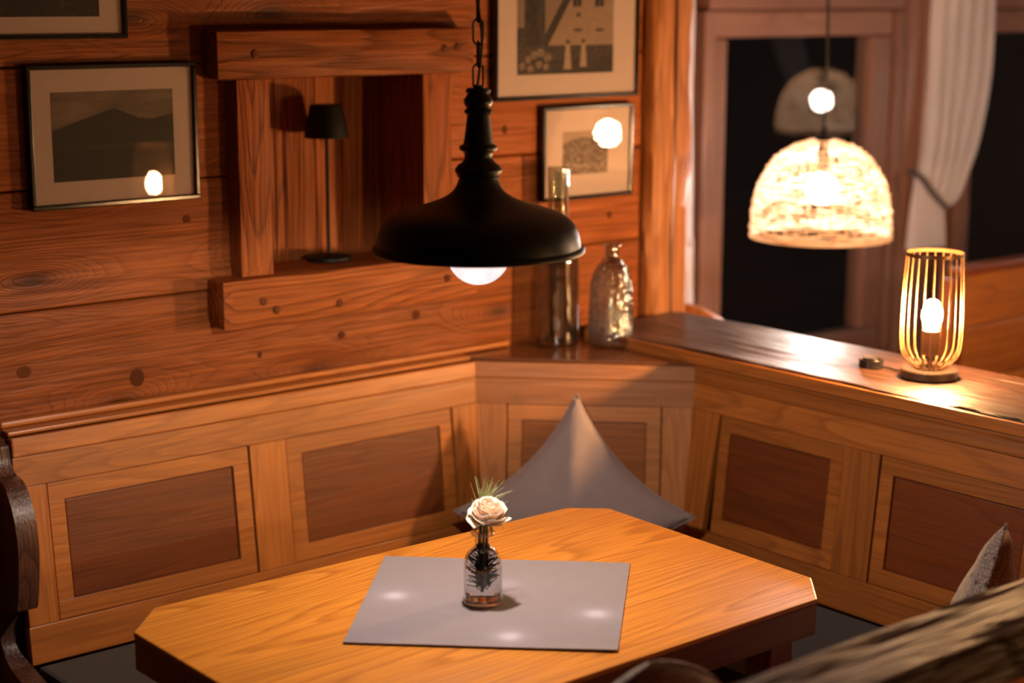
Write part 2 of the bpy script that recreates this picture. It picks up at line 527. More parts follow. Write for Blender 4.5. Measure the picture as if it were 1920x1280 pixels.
def petal_mat():
    t = NT('rose_petal')
    tc = t.n('ShaderNodeTexCoord').outputs['UV']
    a = t.n('ShaderNodeVertexColor', layer_name='ink')
    t.l(a.outputs[0], t.b.inputs['Base Color'])
    t.b.inputs['Roughness'].default_value = 0.55
    t.b.inputs['Subsurface Weight'].default_value = 0.35
    t.b.inputs['Subsurface Radius'].default_value = (0.004, 0.002, 0.001)
    t.b.inputs['Subsurface Scale'].default_value = 0.6
    n = t.noise(t.n('ShaderNodeTexCoord').outputs['Object'], 400, 2)
    t.l(t.bump(n, 0.15, 0.0006), t.b.inputs['Normal'])
    return t.m
M['petal'] = petal_mat()
M['stem'] = plain('rose_stem_green', (0.05, 0.085, 0.025), 0.5)
M['leaf'] = plain('dark_green_leaf', (0.055, 0.10, 0.03), 0.5)
M['dark_leaf'] = plain('dark_wet_fern', (0.022, 0.032, 0.014), 0.5)
M['needle'] = plain('pale_green_needle', (0.26, 0.29, 0.11), 0.55)
M['void'] = plain('night_ground', (0.01, 0.01, 0.012), 0.9)
M['cord'] = plain('black_cable', (0.012, 0.010, 0.010), 0.5)
M['felt_wood'] = W_bench

# ------------------------------------------------------------------ dimensions
WALL_Y = 3.32      # face of the log wall
LEDGE_Z = 0.96     # top of the half-height partition
TABLE_Z = 0.76
SEAT_Z = 0.45
K = 0.11           # recline of the bench backs

# ================================================================== SETTING
# floor with boards
floor = empty('floor', (0, 0, 0), kind='structure')
tag(floor, 'dark wooden plank floor under the table and benches')
x0 = -1.24
i = 0
while x0 < 8.0:
    box('floor_board', (x0 + 0.002, -1.2, -0.03), (x0 + 0.178, 4.05, 0.0), W_floor('y'), floor, 0.002, 1)
    x0 += 0.18
ceiling = empty('ceiling', (0, 0, 0), kind='structure')
tag(ceiling, 'low dark wooden board ceiling above the dining corner')
y0 = -1.3
while y0 < 4.1:
    box('ceiling_board', (-1.24, y0 + 0.002, 2.30), (8.1, y0 + 0.258, 2.33), W_floor('x'), ceiling, 0.003, 1)
    y0 += 0.26

# ---- left log wall with the niche
wall_left = empty('wall_left', (0, WALL_Y, 0), kind='structure')
tag(wall_left, 'brown log wall of wide horizontal planks with a framed niche')
NX0, NX1, NZ0, NZ1 = 1.972, 2.560, 1.186, 1.621
def wl(name, x0, x1, y0, y1, z0, z1, mat, bevel=0.004, parent=None):
    return box(name, (x0, y0 - WALL_Y, z0), (x1, y1 - WALL_Y, z1), mat, parent or wall_left, bevel)
bpy.context.view_layer.update()
seams = [0.0, 0.17, 0.418, 0.665, 0.915, 1.162, 1.410, 1.657, 1.905, 2.152, 2.30]
for a, b in zip(seams[:-1], seams[1:]):
    if a >= 1.1 and b <= 1.7:
        wl('plank', -1.2, NX0 + 0.03, WALL_Y, WALL_Y + 0.14, a + 0.0012, b - 0.0012, W_wall('x'), 0.005)
        wl('plank', NX1 - 0.03, 3.232, WALL_Y, WALL_Y + 0.14, a + 0.0012, b - 0.0012, W_wall('x'), 0.005)
    else:
        wl('plank', -1.2, 3.232, WALL_Y, WALL_Y + 0.14, a + 0.0012, b - 0.0012, W_wall('x'), 0.005)
# knots standing slightly proud of the brushed planks
for (kx, kz, rx_, rz_) in ((1.473, 1.038, 0.016, 0.013), (1.729, 0.990, 0.017, 0.020), (2.262, 1.018, 0.011, 0.009), (1.863, 1.324, 0.010, 0.009), (2.481, 1.041, 0.012, 0.012), (2.038, 1.000, 0.006, 0.008), (2.76, 1.475, 0.008, 0.011), (3.12, 1.235, 0.009, 0.009)):
    par = [o for o in wall_left.children if o.name.startswith('plank') and abs(o.location.z - kz) < 0.125 and o.location.x - o.dimensions.x / 2 < kx < o.location.x + o.dimensions.x / 2]
    par = par[0] if par else wall_left
    pl = par.location if par is not wall_left else Vector((0, 0, 0))
    kn = lathe('knot', [(1.0, -0.5), (1.0, 0.3), (0.85, 0.75), (0.5, 0.9), (0.0, 1.0)], W_knot('z'), par, (kx - pl.x, -0.0005 - pl.y, kz - pl.z), 18, rot=(pi / 2, 0, 0))
    kn.scale = (rx_, rz_, 0.0009)
# niche: hewn lintel and sill beams, two jamb posts, boarded back
def rb(name, x0, x1, y0, y1, z0, z1, mat, seed, along, parent=None, amp=0.0022, bevel=0.005):
    return rough_box(name, (x0, y0 - WALL_Y, z0), (x1, y1 - WALL_Y, z1), mat, parent or wall_left, amp, 0.025, bevel, seed, along)
lintel = rb('lintel_beam', 1.912, 2.618, 3.255, WALL_Y + 0.137, 1.6205, 1.7265, W_beam('x'), 1.3, 0)
sill = rb('sill_beam', 1.907, 2.622, 3.252, WALL_Y + 0.137, 1.078, 1.188, W_beam('x'), 2.7, 0)
for (xa, xb, sd) in ((1.968, 2.054, 4.2), (2.472, 2.560, 5.9)):
    rb('jamb_post', xa, xb, 3.272, WALL_Y + 0.136, 1.186, 1.623, W_beam('z'), sd, 2)
bx = 1.985
for wdt in (0.105, 0.088, 0.112, 0.076, 0.094, 0.09):
    box('niche_board', (bx, 0.136, 1.15), (min(bx + wdt - 0.0015, 2.55), 0.156, 1.66), W_beam('z'), wall_left, 0.002, 1)
    bx += wdt
for (bm_par, px, pz) in ((lintel, 2.006, 1.676), (lintel, 2.522, 1.679), (lintel, 2.562, 1.681),
                         (sill, 2.009, 1.136), (sill, 2.043, 1.113), (sill, 2.212, 1.094 + 0.015), (sill, 2.525, 1.136)):
    c = bm_par.location
    yf = (3.255 if bm_par is lintel else 3.252) - WALL_Y
    lathe('wooden_peg', [(0.0095, 0.0), (0.0095, 0.004), (0.006, 0.0060), (0.0, 0.0065)], W_knot('z'), bm_par,
          (px - c.x, yf + 0.001 - c.y, pz - c.z), 14, rot=(pi / 2, 0, 0))

# ---- half-height partition on the right with its hewn ledge
wall_right = empty('wall_right', (3.0, 2.0, 0), kind='structure')
tag(wall_right, 'half-height wooden partition behind the right bench with a hewn ledge on top')
def wr(name, x0, x1, y0, y1, z0, z1, mat, bevel=0.004):
    return box(name, (x0 - 3.0, y0 - 2.0, z0), (x1 - 3.0, y1 - 2.0, z1), mat, wall_right, bevel)
wr('partition_panel', 3.07, 3.30, 0.2, 3.27, 0.0, 0.915, W_wall('y'))
rough_box('ledge_beam', (2.980 - 3, 0.2 - 2, 0.926), (3.335 - 3, 3.275 - 2, LEDGE_Z), W_hewn('y'), wall_right, 0.0030, 0.007, 0.004, 3.3, 1, 1.1)
wr('ledge_fascia', 2.9700, 2.9860, 0.2, 3.25, 0.9285, 0.9560, W_bench('y'), 0.002)
wr('ledge_moulding', 2.985, 3.05, 0.2, 3.25, 0.912, 0.9255, W_bench('y'), 0.004)

# ---- hewn corner post at the end of the log wall
post = empty('timber_post', (3.31, 3.36, 0), label='rough-hewn upright timber post at the end of the log wall', cat='post')
rough_box('post_shaft', (3.242 - 3.31, 3.282 - 3.36, 0), (3.392 - 3.31, 3.45 - 3.36, 2.30), W_post('z'), post, 0.008, 0.024, 0.016, 8.1, 2)
tube('shrinkage_crack', [(0.004, -0.0835, 0.95), (0.0, -0.084, 1.2), (0.006, -0.0835, 1.5), (0.002, -0.083, 1.95)], 0.004, W_dark('z'), post, 6)

# ---- back wall with two windows (beyond the partition)
WY = 4.05
wall_back = empty('wall_back', (0, WY, 0), kind='structure')
tag(wall_back, 'dim brown boarded window wall of the next room')
def wb(name, x0, x1, y0, y1, z0, z1, mat, bevel=0.004, parent=None):
    return box(name, (x0, y0 - WY, z0), (x1, y1 - WY, z1), mat, parent or wall_back, bevel)
for (a, b, c, d) in ((3.40, 4.20, 0, 2.30), (4.20, 5.17, 1.765, 2.30), (4.20, 5.17, 0, 0.50), (5.17, 5.60, 0, 2.30),
                     (5.60, 6.62, 1.765, 2.30), (5.60, 6.62, 0, 0.50), (6.62, 8.0, 0, 2.30)):
    n = max(1, round((d - c) / 0.25))
    for k in range(n):
        wb('wall_board', a, b, WY, WY + 0.1, c + (d - c) * k / n + 0.001, c + (d - c) * (k + 1) / n - 0.001, W_window('x'), 0.003)
wall_link = box('wall_link', (3.393, 3.45, 0), (3.44, 4.05, 2.30), W_wall('y'), None, 0.003)
tag(wall_link, 'dark boarded return wall behind the timber post', kind='structure')

def window(name, x0, x1, z0, z1, label):
    w = empty(name, (x0, WY, z0), kind='structure'); tag(w, label)
    W_, H_ = x1 - x0, z1 - z0
    def fb(nm, a, b, c, d, y0=-0.05, y1=0.03, ax='x', bev=0.008):
        return box(nm, (a, y0, c), (b, y1, d), W_window(ax), w, bev)
    fb('casing', -0.035, W_ + 0.035, H_ - 0.02, H_ + 0.05, -0.075, 0.0)
    fb('casing', -0.05, 0.0, 0, H_ - 0.022, -0.07, 0.0, 'z')
    fb('casing', W_, W_ + 0.05, 0, H_ - 0.022, -0.07, 0.0, 'z')
    fb('sash_rail', 0.002, W_ - 0.002, H_ - 0.112, H_ - 0.024)
    fb('sash_rail', 0.002, W_ - 0.002, 0.0, 0.09)
    fb('sash_stile', 0.002, 0.078, 0.092, H_ - 0.114, ax='z')
    fb('sash_stile', W_ - 0.115, W_ - 0.002, 0.092, H_ - 0.114, ax='z')
    box('pane', (0.078, -0.012, 0.092), (W_ - 0.115, -0.008, H_ - 0.114), M['pane'], w, 0)
    return w
window('window_1', 4.21, 5.16, 0.50, 1.778, 'wood-framed night window behind the lit wicker lamp')
window('window_2', 5.60, 6.60, 0.50, 1.778, 'wood-framed night window at the right edge behind the white curtain')
t1 = empty('trim_1', (5.30, 4.0, 0), kind='structure')
tag(t1, 'brown wooden upright between the two windows')
rough_box('mullion_board', (-0.085, -0.03, 0.0), (0.10, 0.045, 2.30), W_window('z'), t1, 0.003, 0.05, 0.01, 2.2, 2)
box('fillet_strip', (-0.015, -0.05, 0.0), (0.035, -0.031, 2.30), W_window('z'), t1, 0.006)

# ---- far side wall of the next room (seen mirrored in the window)
wall_far = empty('wall_far', (8.0, 0, 0), kind='structure')
tag(wall_far, 'dim boarded far wall of the next room mirrored in the window')
for k in range(9):
    box('wall_board', (0.0, -0.4, k * 0.2556 + 0.001), (0.08, 4.05, (k + 1) * 0.2556 - 0.001), W_floor('y'), wall_far, 0.003, 1)

# ---- low partition in the foreground
wall_front = empty('wall_front', (2.0, 1.33, 0), kind='structure')
tag(wall_front, 'low boarded partition in the right foreground with a hewn beam on top')
rough_box('cap_beam', (1.15 - 2, 1.262 - 1.33, 0.885), (3.06 - 2, 1.386 - 1.33, LEDGE_Z), W_worn('x'), wall_front, 0.0055, 0.005, 0.012, 6.4, 0, 0.6)
bx = 1.16
for wdt in (0.26, 0.235, 0.247, 0.27, 0.24, 0.28, 0.25):
    x1 = min(bx + wdt, 3.06)
    box('partition_board', (bx + 0.002 - 2, 1.292 - 1.33, 0.0), (x1 - 0.002 - 2, 1.376 - 1.33, 0.884), W_wall('z'), wall_front, 0.006)
    bx += wdt
    if bx >= 3.05: break

# ================================================================== CORNER BENCH
bench = empty('corner_bench', (2.6, 3.2, 0), label='built-in panelled larch corner bench with a dark felt seat around the table', cat='bench')
B0 = Vector((2.6, 3.2, 0))
def frame(origin, u):
    u = Vector(u).normalized()
    hn = Vector((u.y, -u.x, 0))                # horizontal, into the seat
    v = (Vector((0, 0, 1)) - hn * K).normalized()
    n = u.cross(v)
    if n.dot(hn) < 0: n = -n
    o = Vector(origin) - B0
    return Matrix(((u.x, v.x, n.x, o.x), (u.y, v.y, n.y, o.y), (u.z, v.z, n.z, o.z), (0, 0, 0, 1)))
def plate(name, fr, poly, n0, n1, mat, bevel=0.0015, parent=bench):
    cx = sum(p[0] for p in poly) / len(poly); cy = sum(p[1] for p in poly) / len(poly)
    bm = prism_bm([(x - cx, y - cy) for x, y in poly], n0, n1, bevel)
    return bm_obj(name, bm, mat, parent, mw=fr @ Matrix.Translation((cx, cy, 0)), smooth=False)
def rect(a, b, c, d): return [(a, c), (b, c), (b, d), (a, d)]
VT = 0.473
def back_section(fr, L0b, L0t, L1b, L1t, stiles, panels, W_bench=W_bench, W_panel=W_panel):
    """rails, stiles and recessed panels of one straight back; ends slanted from bottom to top"""
    def ends(v): return (L0b + (L0t - L0b) * v / VT, L1b + (L1t - L1b) * v / VT)
    def band(v0, v1):
        a0, b0 = ends(v0); a1, b1 = ends(v1)
        return [(a0, v0), (b0, v0), (b1, v1), (a1, v1)]
    plate('bottom_rail', fr, band(0.0, 0.0795), -0.022, 0.0, W_bench('x'))
    plate('top_rail', fr, band(0.3695, 0.432), -0.022, 0.0, W_bench('x'))
    plate('crown_rail', fr, band(0.4325, VT), -0.024, 0.004, W_bench('x'), 0.004)
    for (a, b, a2, b2) in stiles:
        plate('stile', fr, [(a, 0.0803), (b, 0.0803), (b2, 0.369), (a2, 0.369)], -0.022, 0.0, W_bench('y'))
    for (a, b, m0, m1) in panels:
        # border board with an opening, and the field sunk into it
        v0, v1, w0, w1 = 0.0815, 0.3680, 0.119, 0.330
        e = 0.0022
        pan = plate('panel', fr, rect(a + e, b - e, v0, v1), -0.021, -0.0125, W_panel('x'), 0.001)
        off = Vector(((a + b) / 2, (v0 + v1) / 2, 0))
        for (q, mat_) in ((rect(a + e, b - e, w1, v1), W_bench('x')), (rect(a + e, b - e, v0, w0), W_bench('x')),
                     (rect(a + e, a + m0, w0, w1), W_bench('x')), (rect(b - m1, b - e, w0, w1), W_bench('x'))):
            cx = sum(p[0] for p in q) / 4; cy = sum(p[1] for p in q) / 4
            bm_obj('panel_border', prism_bm([(x - cx, y - cy) for x, y in q], -0.0124, -0.004, 0.0008), mat_, pan, (cx - off.x, cy - off.y, 0), smooth=False)
        g = 0.0028
        bm_obj('sunk_field', prism_bm([(x - off.x, y - off.y) for x, y in rect(a + m0 + g, b - m1 - g, w0 + g, w1 - g)], -0.0124, -0.0075, 0.0015), W_panel('x'), pan, (0, 0, 0), smooth=False)

FL = frame((1.405, 3.2, SEAT_Z), (1, 0, 0))
back_section(FL, 0.0, 0.0, 1.183, 1.204,
             [(0.002, 0.068, 0.002, 0.068), (0.551, 0.645, 0.551, 0.645), (1.124, 1.1855, 1.124, 1.198)],
             [(0.069, 0.550, 0.037, 0.042), (0.646, 1.123, 0.042, 0.038)])
FR = frame((2.94, 2.848, SEAT_Z), (0, -1, 0))
back_section(FR, -0.014, -0.024, 1.46, 1.46,
             [(-0.012, 0.050, -0.020, 0.072), (0.452, 0.552, 0.452, 0.552), (0.965, 1.065, 0.965, 1.065)],
             [(0.074, 0.451, 0.033, 0.036), (0.553, 0.964, 0.037, 0.037), (1.066, 1.459, 0.037, 0.037)])
FC = frame((2.588, 3.2, SEAT_Z), (1, -1, 0))
WB = 0.352 * sqrt(2)
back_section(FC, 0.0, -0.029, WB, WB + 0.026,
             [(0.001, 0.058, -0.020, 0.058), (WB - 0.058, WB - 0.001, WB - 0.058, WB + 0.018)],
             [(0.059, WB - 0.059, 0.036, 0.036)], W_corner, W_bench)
# moulded cap over the left back, thin bead, corner shelf
def bb(name, x0, x1, y0, y1, z0, z1, mat, bevel=0.003):
    return box(name, (x0 - 2.6, y0 - 3.2, z0), (x1 - 2.6, y1 - 3.2, z1), mat, bench, bevel)
bb('cap_moulding', 1.405, 2.612, 3.262, 3.317, 0.9215, 0.931, W_bench('x'), 0.003)
bb('cap_bead', 1.405, 2.760, 3.296, 3.318, 0.9315, 0.945, W_bench('x'), 0.005)
bm = prism_bm([(2.606 - 2.6, 3.262 - 3.2), (2.604 - 2.6, 3.256 - 3.2), (2.983 - 2.6, 2.862 - 3.2), (2.983 - 2.6, 3.317 - 3.2), (2.60 - 2.6, 3.317 - 3.2)], 0.9205, 0.929, 0.001)
bm_obj('corner_shelf', bm, wood('shelf_dark', (0.20, 0.072, 0.026), (0.10, 0.034, 0.012), 'x', ring=0.35, rough=0.22, coat=0.5, bump=0.08), bench, smooth=False)
# seats: box fronts and felt pads (left run, corner, right run)
seat_poly = [(1.412, 3.195), (2.586, 3.195), (2.935, 2.846), (2.935, 1.395), (2.50, 1.395), (2.50, 2.66), (2.42, 2.74), (1.412, 2.74)]
seat_in = [(x - 2.6, y - 3.2) for x, y in seat_poly]
bm_obj('seat_board', prism_bm(seat_in, 0.375, 0.41, 0.003), W_bench('x'), bench, smooth=False)
bm_obj('seat_pad', prism_bm(seat_in, 0.411, SEAT_Z, 0.010), M['seat_felt'], bench, smooth=False)
bb('seat_front', 1.412, 2.44, 2.79, 2.81, 0.0, 0.374, W_panel('x'))
bb('seat_front', 2.55, 2.57, 1.395, 2.66, 0.0, 0.374, W_panel('y'))
# carved bench end on the left
prof = [(3.300, 0.940), (3.285, 0.922), (3.255, 0.906), (3.249, 0.874), (3.232, 0.850), (3.188, 0.843), (3.152, 0.790), (3.139, 0.738), (3.139, 0.69),
        (3.143, 0.659), (3.150, 0.620), (3.159, 0.588), (3.200, 0.575), (3.236, 0.561), (3.250, 0.520), (3.240, 0.482), (3.205, 0.452),
        (3.10, 0.430), (2.95, 0.425), (2.78, 0.42)]
p2 = []
hard = {4, 5, 11}
seg_ = []
for k in range(len(prof) - 1):
    if k in (0, 1): pass
sm = []
groups = [prof[0:3], prof[2:5], prof[4:12], prof[11:14], prof[13:17], prof[16:20]]
for g in groups:
    q = smooth_prof(g, 4)
    sm += q if not sm else q[1:]
poly = [(y - 3.2, z) for y, z in sm] + [(2.74 - 3.2, 0.40), (2.74 - 3.2, 0.0), (3.312 - 3.2, 0.0), (3.312 - 3.2, 0.940)]
bmE = prism_bm(poly, 0.0, 0.044, 0.0022)
# local (y, z, x): rotate so local xy -> world yz
mwE = Matrix(((0, 0, 1, 1.360 - 2.6), (1, 0, 0, 0), (0, 1, 0, 0), (0, 0, 0, 1)))
be = bm_obj('bench_end', bmE, W_dark('y'), bench, mw=mwE)
be['label'] = 'dark carved scroll-shaped bench end'

# bench under the foreground partition
fb_ = empty('plank_bench', (2.0, 1.6, 0), label='low bench with a dark felt seat under the foreground partition', cat='bench')
box('seat_board', (-0.70, -0.21, 0.375), (0.49, 0.20, 0.41), W_bench('x'), fb_)
box('seat_pad', (-0.70, -0.21, 0.411), (0.49, 0.20, SEAT_Z), M['seat_felt'], fb_, 0.010)
box('seat_front', (-0.70, 0.12, 0.0), (0.49, 0.14, 0.374), W_panel('x'), fb_)

# ================================================================== TABLE
TC = Vector((1.822, 2.232, 0))
table = empty('dining_table', TC, label='honey-coloured ash table with clipped corners in front of the corner bench', cat='table')
top_w = [(1.276, 2.500), (1.360, 2.585), (2.311, 2.576), (2.376, 2.516), (2.362, 1.962), (2.282, 1.880), (1.340, 1.880), (1.270, 1.95)]
top_l = [(x - TC.x, y - TC.y) for x, y in top_w]
def inset(poly, d):
    cx = sum(p[0] for p in poly) / len(poly); cy = sum(p[1] for p in poly) / len(poly)
    return [(x - d * (1 if x > cx else -1), y - d * (1 if y > cy else -1)) for x, y in poly]
bm_obj('tabletop', prism_bm(top_l, TABLE_Z - 0.010, TABLE_Z, 0.003), W_table('x'), table, smooth=False)
ap = inset(top_l, 0.0006)
n = len(ap)
for k in range(n):
    a, b = Vector(ap[k]), Vector(ap[(k + 1) % n])
    d = (b - a); L = d.length; ang = math.atan2(d.y, d.x)
    c = (a + b) / 2
    nrm = Vector((d.y, -d.x)).normalized()
    if nrm.dot(c) > 0: nrm = -nrm
    c = c + nrm * 0.0115
    bm_obj('apron_board', box_bm(L - 0.001, 0.022, 0.056, 0.001), W_panel('x'), table, (c.x, c.y, TABLE_Z - 0.0102 - 0.028), (0, 0, ang), smooth=False)
for sx in (-1, 1):
    for sy in (-1, 1):
        bm_obj('leg', box_bm(0.06, 0.06, 0.690, 0.004), W_panel('z'), table, (sx * 0.43, sy * 0.27, 0.346), smooth=False)
bm_obj('stretcher', box_bm(0.80, 0.05, 0.07, 0.004), W_panel('x'), table, (0, 0, 0.18), smooth=False)
for sx in (-1, 1):
    bm_obj('stretcher', box_bm(0.05, 0.48, 0.05, 0.004), W_panel('y'), table, (sx * 0.43, 0, 0.24), smooth=False)

# ---- grey square place mat
mc = [Vector(p) for p in ((1.828, 2.550), (2.157, 2.226), (1.833, 1.917), (1.513, 2.231))]
def bil(u, v): return mc[0] * (1 - u) * (1 - v) + mc[1] * u * (1 - v) + mc[2] * u * v + mc[3] * (1 - u) * v
N = 34
vs, fs = [], []
mo = Vector((1.833, 2.231))
for layer in (0, 1):
    for j in range(N + 1):
        for i in range(N + 1):
            p = bil(i / N, j / N) - mo
            e = min(i, j, N - i, N - j) / N
            z = 0.0006 + 0.0007 * (noise.noise(Vector((p.x * 9, p.y * 9, 0))) + 0.6)
            # the near hem lifts a little off the table
            lift = max(0.0, (j / N - 0.93) / 0.07) ** 2 * (0.0012 + 0.006 * max(0, i / N - 0.78) * (1 if i < N else 0.6))
            z += lift
            if layer == 0: z += 0.0016 + (0.0008 if e < 0.035 else 0)
            vs.append((p.x, p.y, z))
S = (N + 1) ** 2
for j in range(N):
    for i in range(N):
        a = j * (N + 1) + i
        fs.append((a, a + 1, a + N + 2, a + N + 1)); fs.append((S + a, S + a + N + 1, S + a + N + 2, S + a + 1))
def rim(a, b): fs.append((a, b, S + b, S + a))
for i in range(N):
    rim(i, i + 1); rim(N * (N + 1) + i + 1, N * (N + 1) + i)
    rim((i + 1) * (N + 1), i * (N + 1)); rim(i * (N + 1) + N, (i + 1) * (N + 1) + N)
mat_o = pdata('place_mat', vs, fs, M['mat'], None, (mo.x, mo.y, TABLE_Z))
tag(mat_o, 'square grey cloth place mat lying crosswise on the wooden table', 'place mat')

# ================================================================== BUD VASE, ROSE, FERN
VX, VY, VZ = 1.812, 2.237, TABLE_Z + 0.0034
vase = empty('bud_vase', (VX, VY, VZ), label='small clear glass bottle vase standing on the grey place mat', cat='vase')
seg = 40
def fluted(prof, name, mat, parent, amp=0.0):
    v, f = lathe_data([(max(r, 1e-4), z) for r, z in prof], seg)
    vv = []
    for (x, y, z) in v:
        r = math.hypot(x, y); a = math.atan2(y, x)
        k = amp if 0.008 < z < 0.092 and r > 0.02 else 0.0
        s = 1 - k * (0.5 + 0.5 * cos(10 * a))
        vv.append((x * s, y * s, z))
    return pdata(name, vv, f, mat, parent)
outer = [(0.0, 0.0), (0.030, 0.0), (0.0345, 0.002), (0.0358, 0.008), (0.0342, 0.013), (0.0345, 0.030), (0.0345, 0.064)] + \
        smooth_prof([(0.0345, 0.066), (0.0330, 0.076), (0.0285, 0.087), (0.0205, 0.0960), (0.0150, 0.1005), (0.0135, 0.106)], 3) + \
        [(0.0133, 0.120), (0.0150, 0.1215), (0.0208, 0.1235), (0.0218, 0.1262), (0.0205, 0.1285), (0.0150, 0.1295), (0.0118, 0.1285), (0.0112, 0.118)]
fluted(outer, 'glass_body', M['vase_glass'], vase, 0.05)
inner = [(0.0, 0.0065), (0.026, 0.0065), (0.0305, 0.010), (0.0312, 0.020), (0.0312, 0.0640), (0.0300, 0.0735), (0.0255, 0.0850), (0.0180, 0.0935), (0.0120, 0.0985), (0.0112, 0.104), (0.0, 0.104)]
fluted(inner, 'water', M['water'], vase, 0.03)

rose = empty('rose', (VX, VY, VZ), label='pale pink rose in full bloom in the glass bottle vase', cat='flower')
RC = Vector((0.0075, -0.0055, 0.160))
stem_path = smooth_prof([(-0.004, -0.004, 0.022), (-0.002, 0.0, 0.07), (0.001, 0.0, 0.11), (0.005, -0.003, 0.135), tuple(RC + Vector((0, 0, -0.014)))], 5)
tube('stem', stem_path, 0.0022, M['stem'], rose, 8)
def petal(k, az, r0, phi, zt, flare, droop, inner_c, edge_c):
    nu, nv = 14, 10
    vs, fs, cs = [], [], []
    zb = -0.017
    for j in range(nv + 1):
        t = j / nv
        rad = r0 * sin(min(1.0, 0.12 + t * 1.25) * pi / 2) ** 0.75 + flare * max(0, t - 0.55) ** 1.7 * 3.2
        half = phi * (0.45 + 0.55 * sin(pi * min(1, 0.05 + 0.62 * t)))
        for i in range(nu + 1):
            s = (i / nu - 0.5) * 2
            z = zb + (zt - zb) * t - droop * max(0, t - 0.6) ** 2 * 5.0
            z -= (0.10 * (zt - zb)) * abs(s) ** 2.5 * t
            tip = 0.0016 * exp(-(s / 0.25) ** 2) * t ** 4
            z += tip + 0.0009 * sin(5 * s + k * 1.7) * t * t
            r = rad * (1 + 0.10 * s) + 0.0007 * cos(6 * s + k) * t * t
            a = az + s * half
            vs.append((r * cos(a), r * sin(a), z))
            e = max(t ** 5, abs(s) ** 6 * 0.7)
            nse = 0.5 + 0.5 * noise.noise(Vector((s * 2 + k, t * 3, k)))
            cs.append(tuple(x + (y - x) * min(1, e) * (0.7 + 0.3 * nse) for x, y in zip(inner_c, edge_c)) + (1,))
    for j in range(nv):
        for i in range(nu):
            a = j * (nu + 1) + i
            fs.append((a, a + 1, a + nu + 2, a + nu + 1))
    o = pdata('petal', vs, fs, M['petal'], rose, RC, (radians(14), radians(-12), 0), recalc=False)
    at_ = o.data.color_attributes.new('ink', 'FLOAT_COLOR', 'POINT')
    for q, c in enumerate(cs): at_.data[q].color = c
    md = o.modifiers.new('thickness', 'SOLIDIFY'); md.thickness = 0.0005
    return o
pink, cream, green = (0.86, 0.46, 0.36), (0.93, 0.76, 0.62), (0.72, 0.68, 0.42)
rr_ = random.Random(3)
k = 0
for (cnt, r0, phi, zt, flare, droop, ic, ec) in (
        (3, 0.0035, 1.7, 0.0205, 0.0005, 0.0, (0.86, 0.48, 0.38), (0.93, 0.70, 0.58)),
        (3, 0.0075, 1.5, 0.0225, 0.0012, 0.0, (0.88, 0.52, 0.41), (0.94, 0.74, 0.62)),
        (4, 0.0120, 1.25, 0.0230, 0.0022, 0.0, (0.90, 0.57, 0.45), (0.95, 0.79, 0.67)),
        (5, 0.0170, 1.05, 0.0220, 0.0035, 0.0012, (0.91, 0.63, 0.50), (0.95, 0.83, 0.71)),
        (5, 0.0225, 0.95, 0.0170, 0.0050, 0.0026, (0.92, 0.68, 0.56), (0.95, 0.85, 0.74)),
        (5, 0.0270, 0.88, 0.0080, 0.0060, 0.0035, (0.92, 0.73, 0.60), (0.95, 0.87, 0.75)),
        (3, 0.0270, 0.72, 0.0000, 0.0120, 0.0050, (0.87, 0.80, 0.60), (0.93, 0.88, 0.72))):
    ph = rr_.random() * 6.28
    for q in range(cnt):
        petal(k, ph + q * 2 * pi / cnt + rr_.uniform(-0.1, 0.1), r0 * rr_.uniform(.96, 1.04), phi, zt + rr_.uniform(-0.001, 0.001), flare * rr_.uniform(.7, 1.3), droop, ic, ec)
        k += 1
lathe('flower_cup', smooth_prof([(0.0022, -0.018), (0.006, -0.016), (0.011, -0.010), (0.014, -0.003)], 3), M['leaf'], rose, RC, 16)
for q in range(5):
    a = q * 2 * pi / 5 + 0.5
    dr = 1 if q != 1 else 1.2
    vs, fs = [], []
    for j in range(7):
        t = j / 6
        wv_ = 0.0036 * (1 - t) ** 0.7
        rad = 0.006 + 0.020 * sin(t * 1.6) * dr
        zz = -0.014 - 0.020 * t * t * dr + 0.004 * t
        for s in (-1, 1):
            vs.append((rad * cos(a) - s * wv_ * sin(a), rad * sin(a) + s * wv_ * cos(a), zz))
    for j in range(6): fs.append((2 * j, 2 * j + 1, 2 * j + 3, 2 * j + 2))
    o = pdata('sepal', vs, fs, M['leaf'], rose, RC, recalc=False)
    o.modifiers.new('thickness', 'SOLIDIFY').thickness = 0.0006

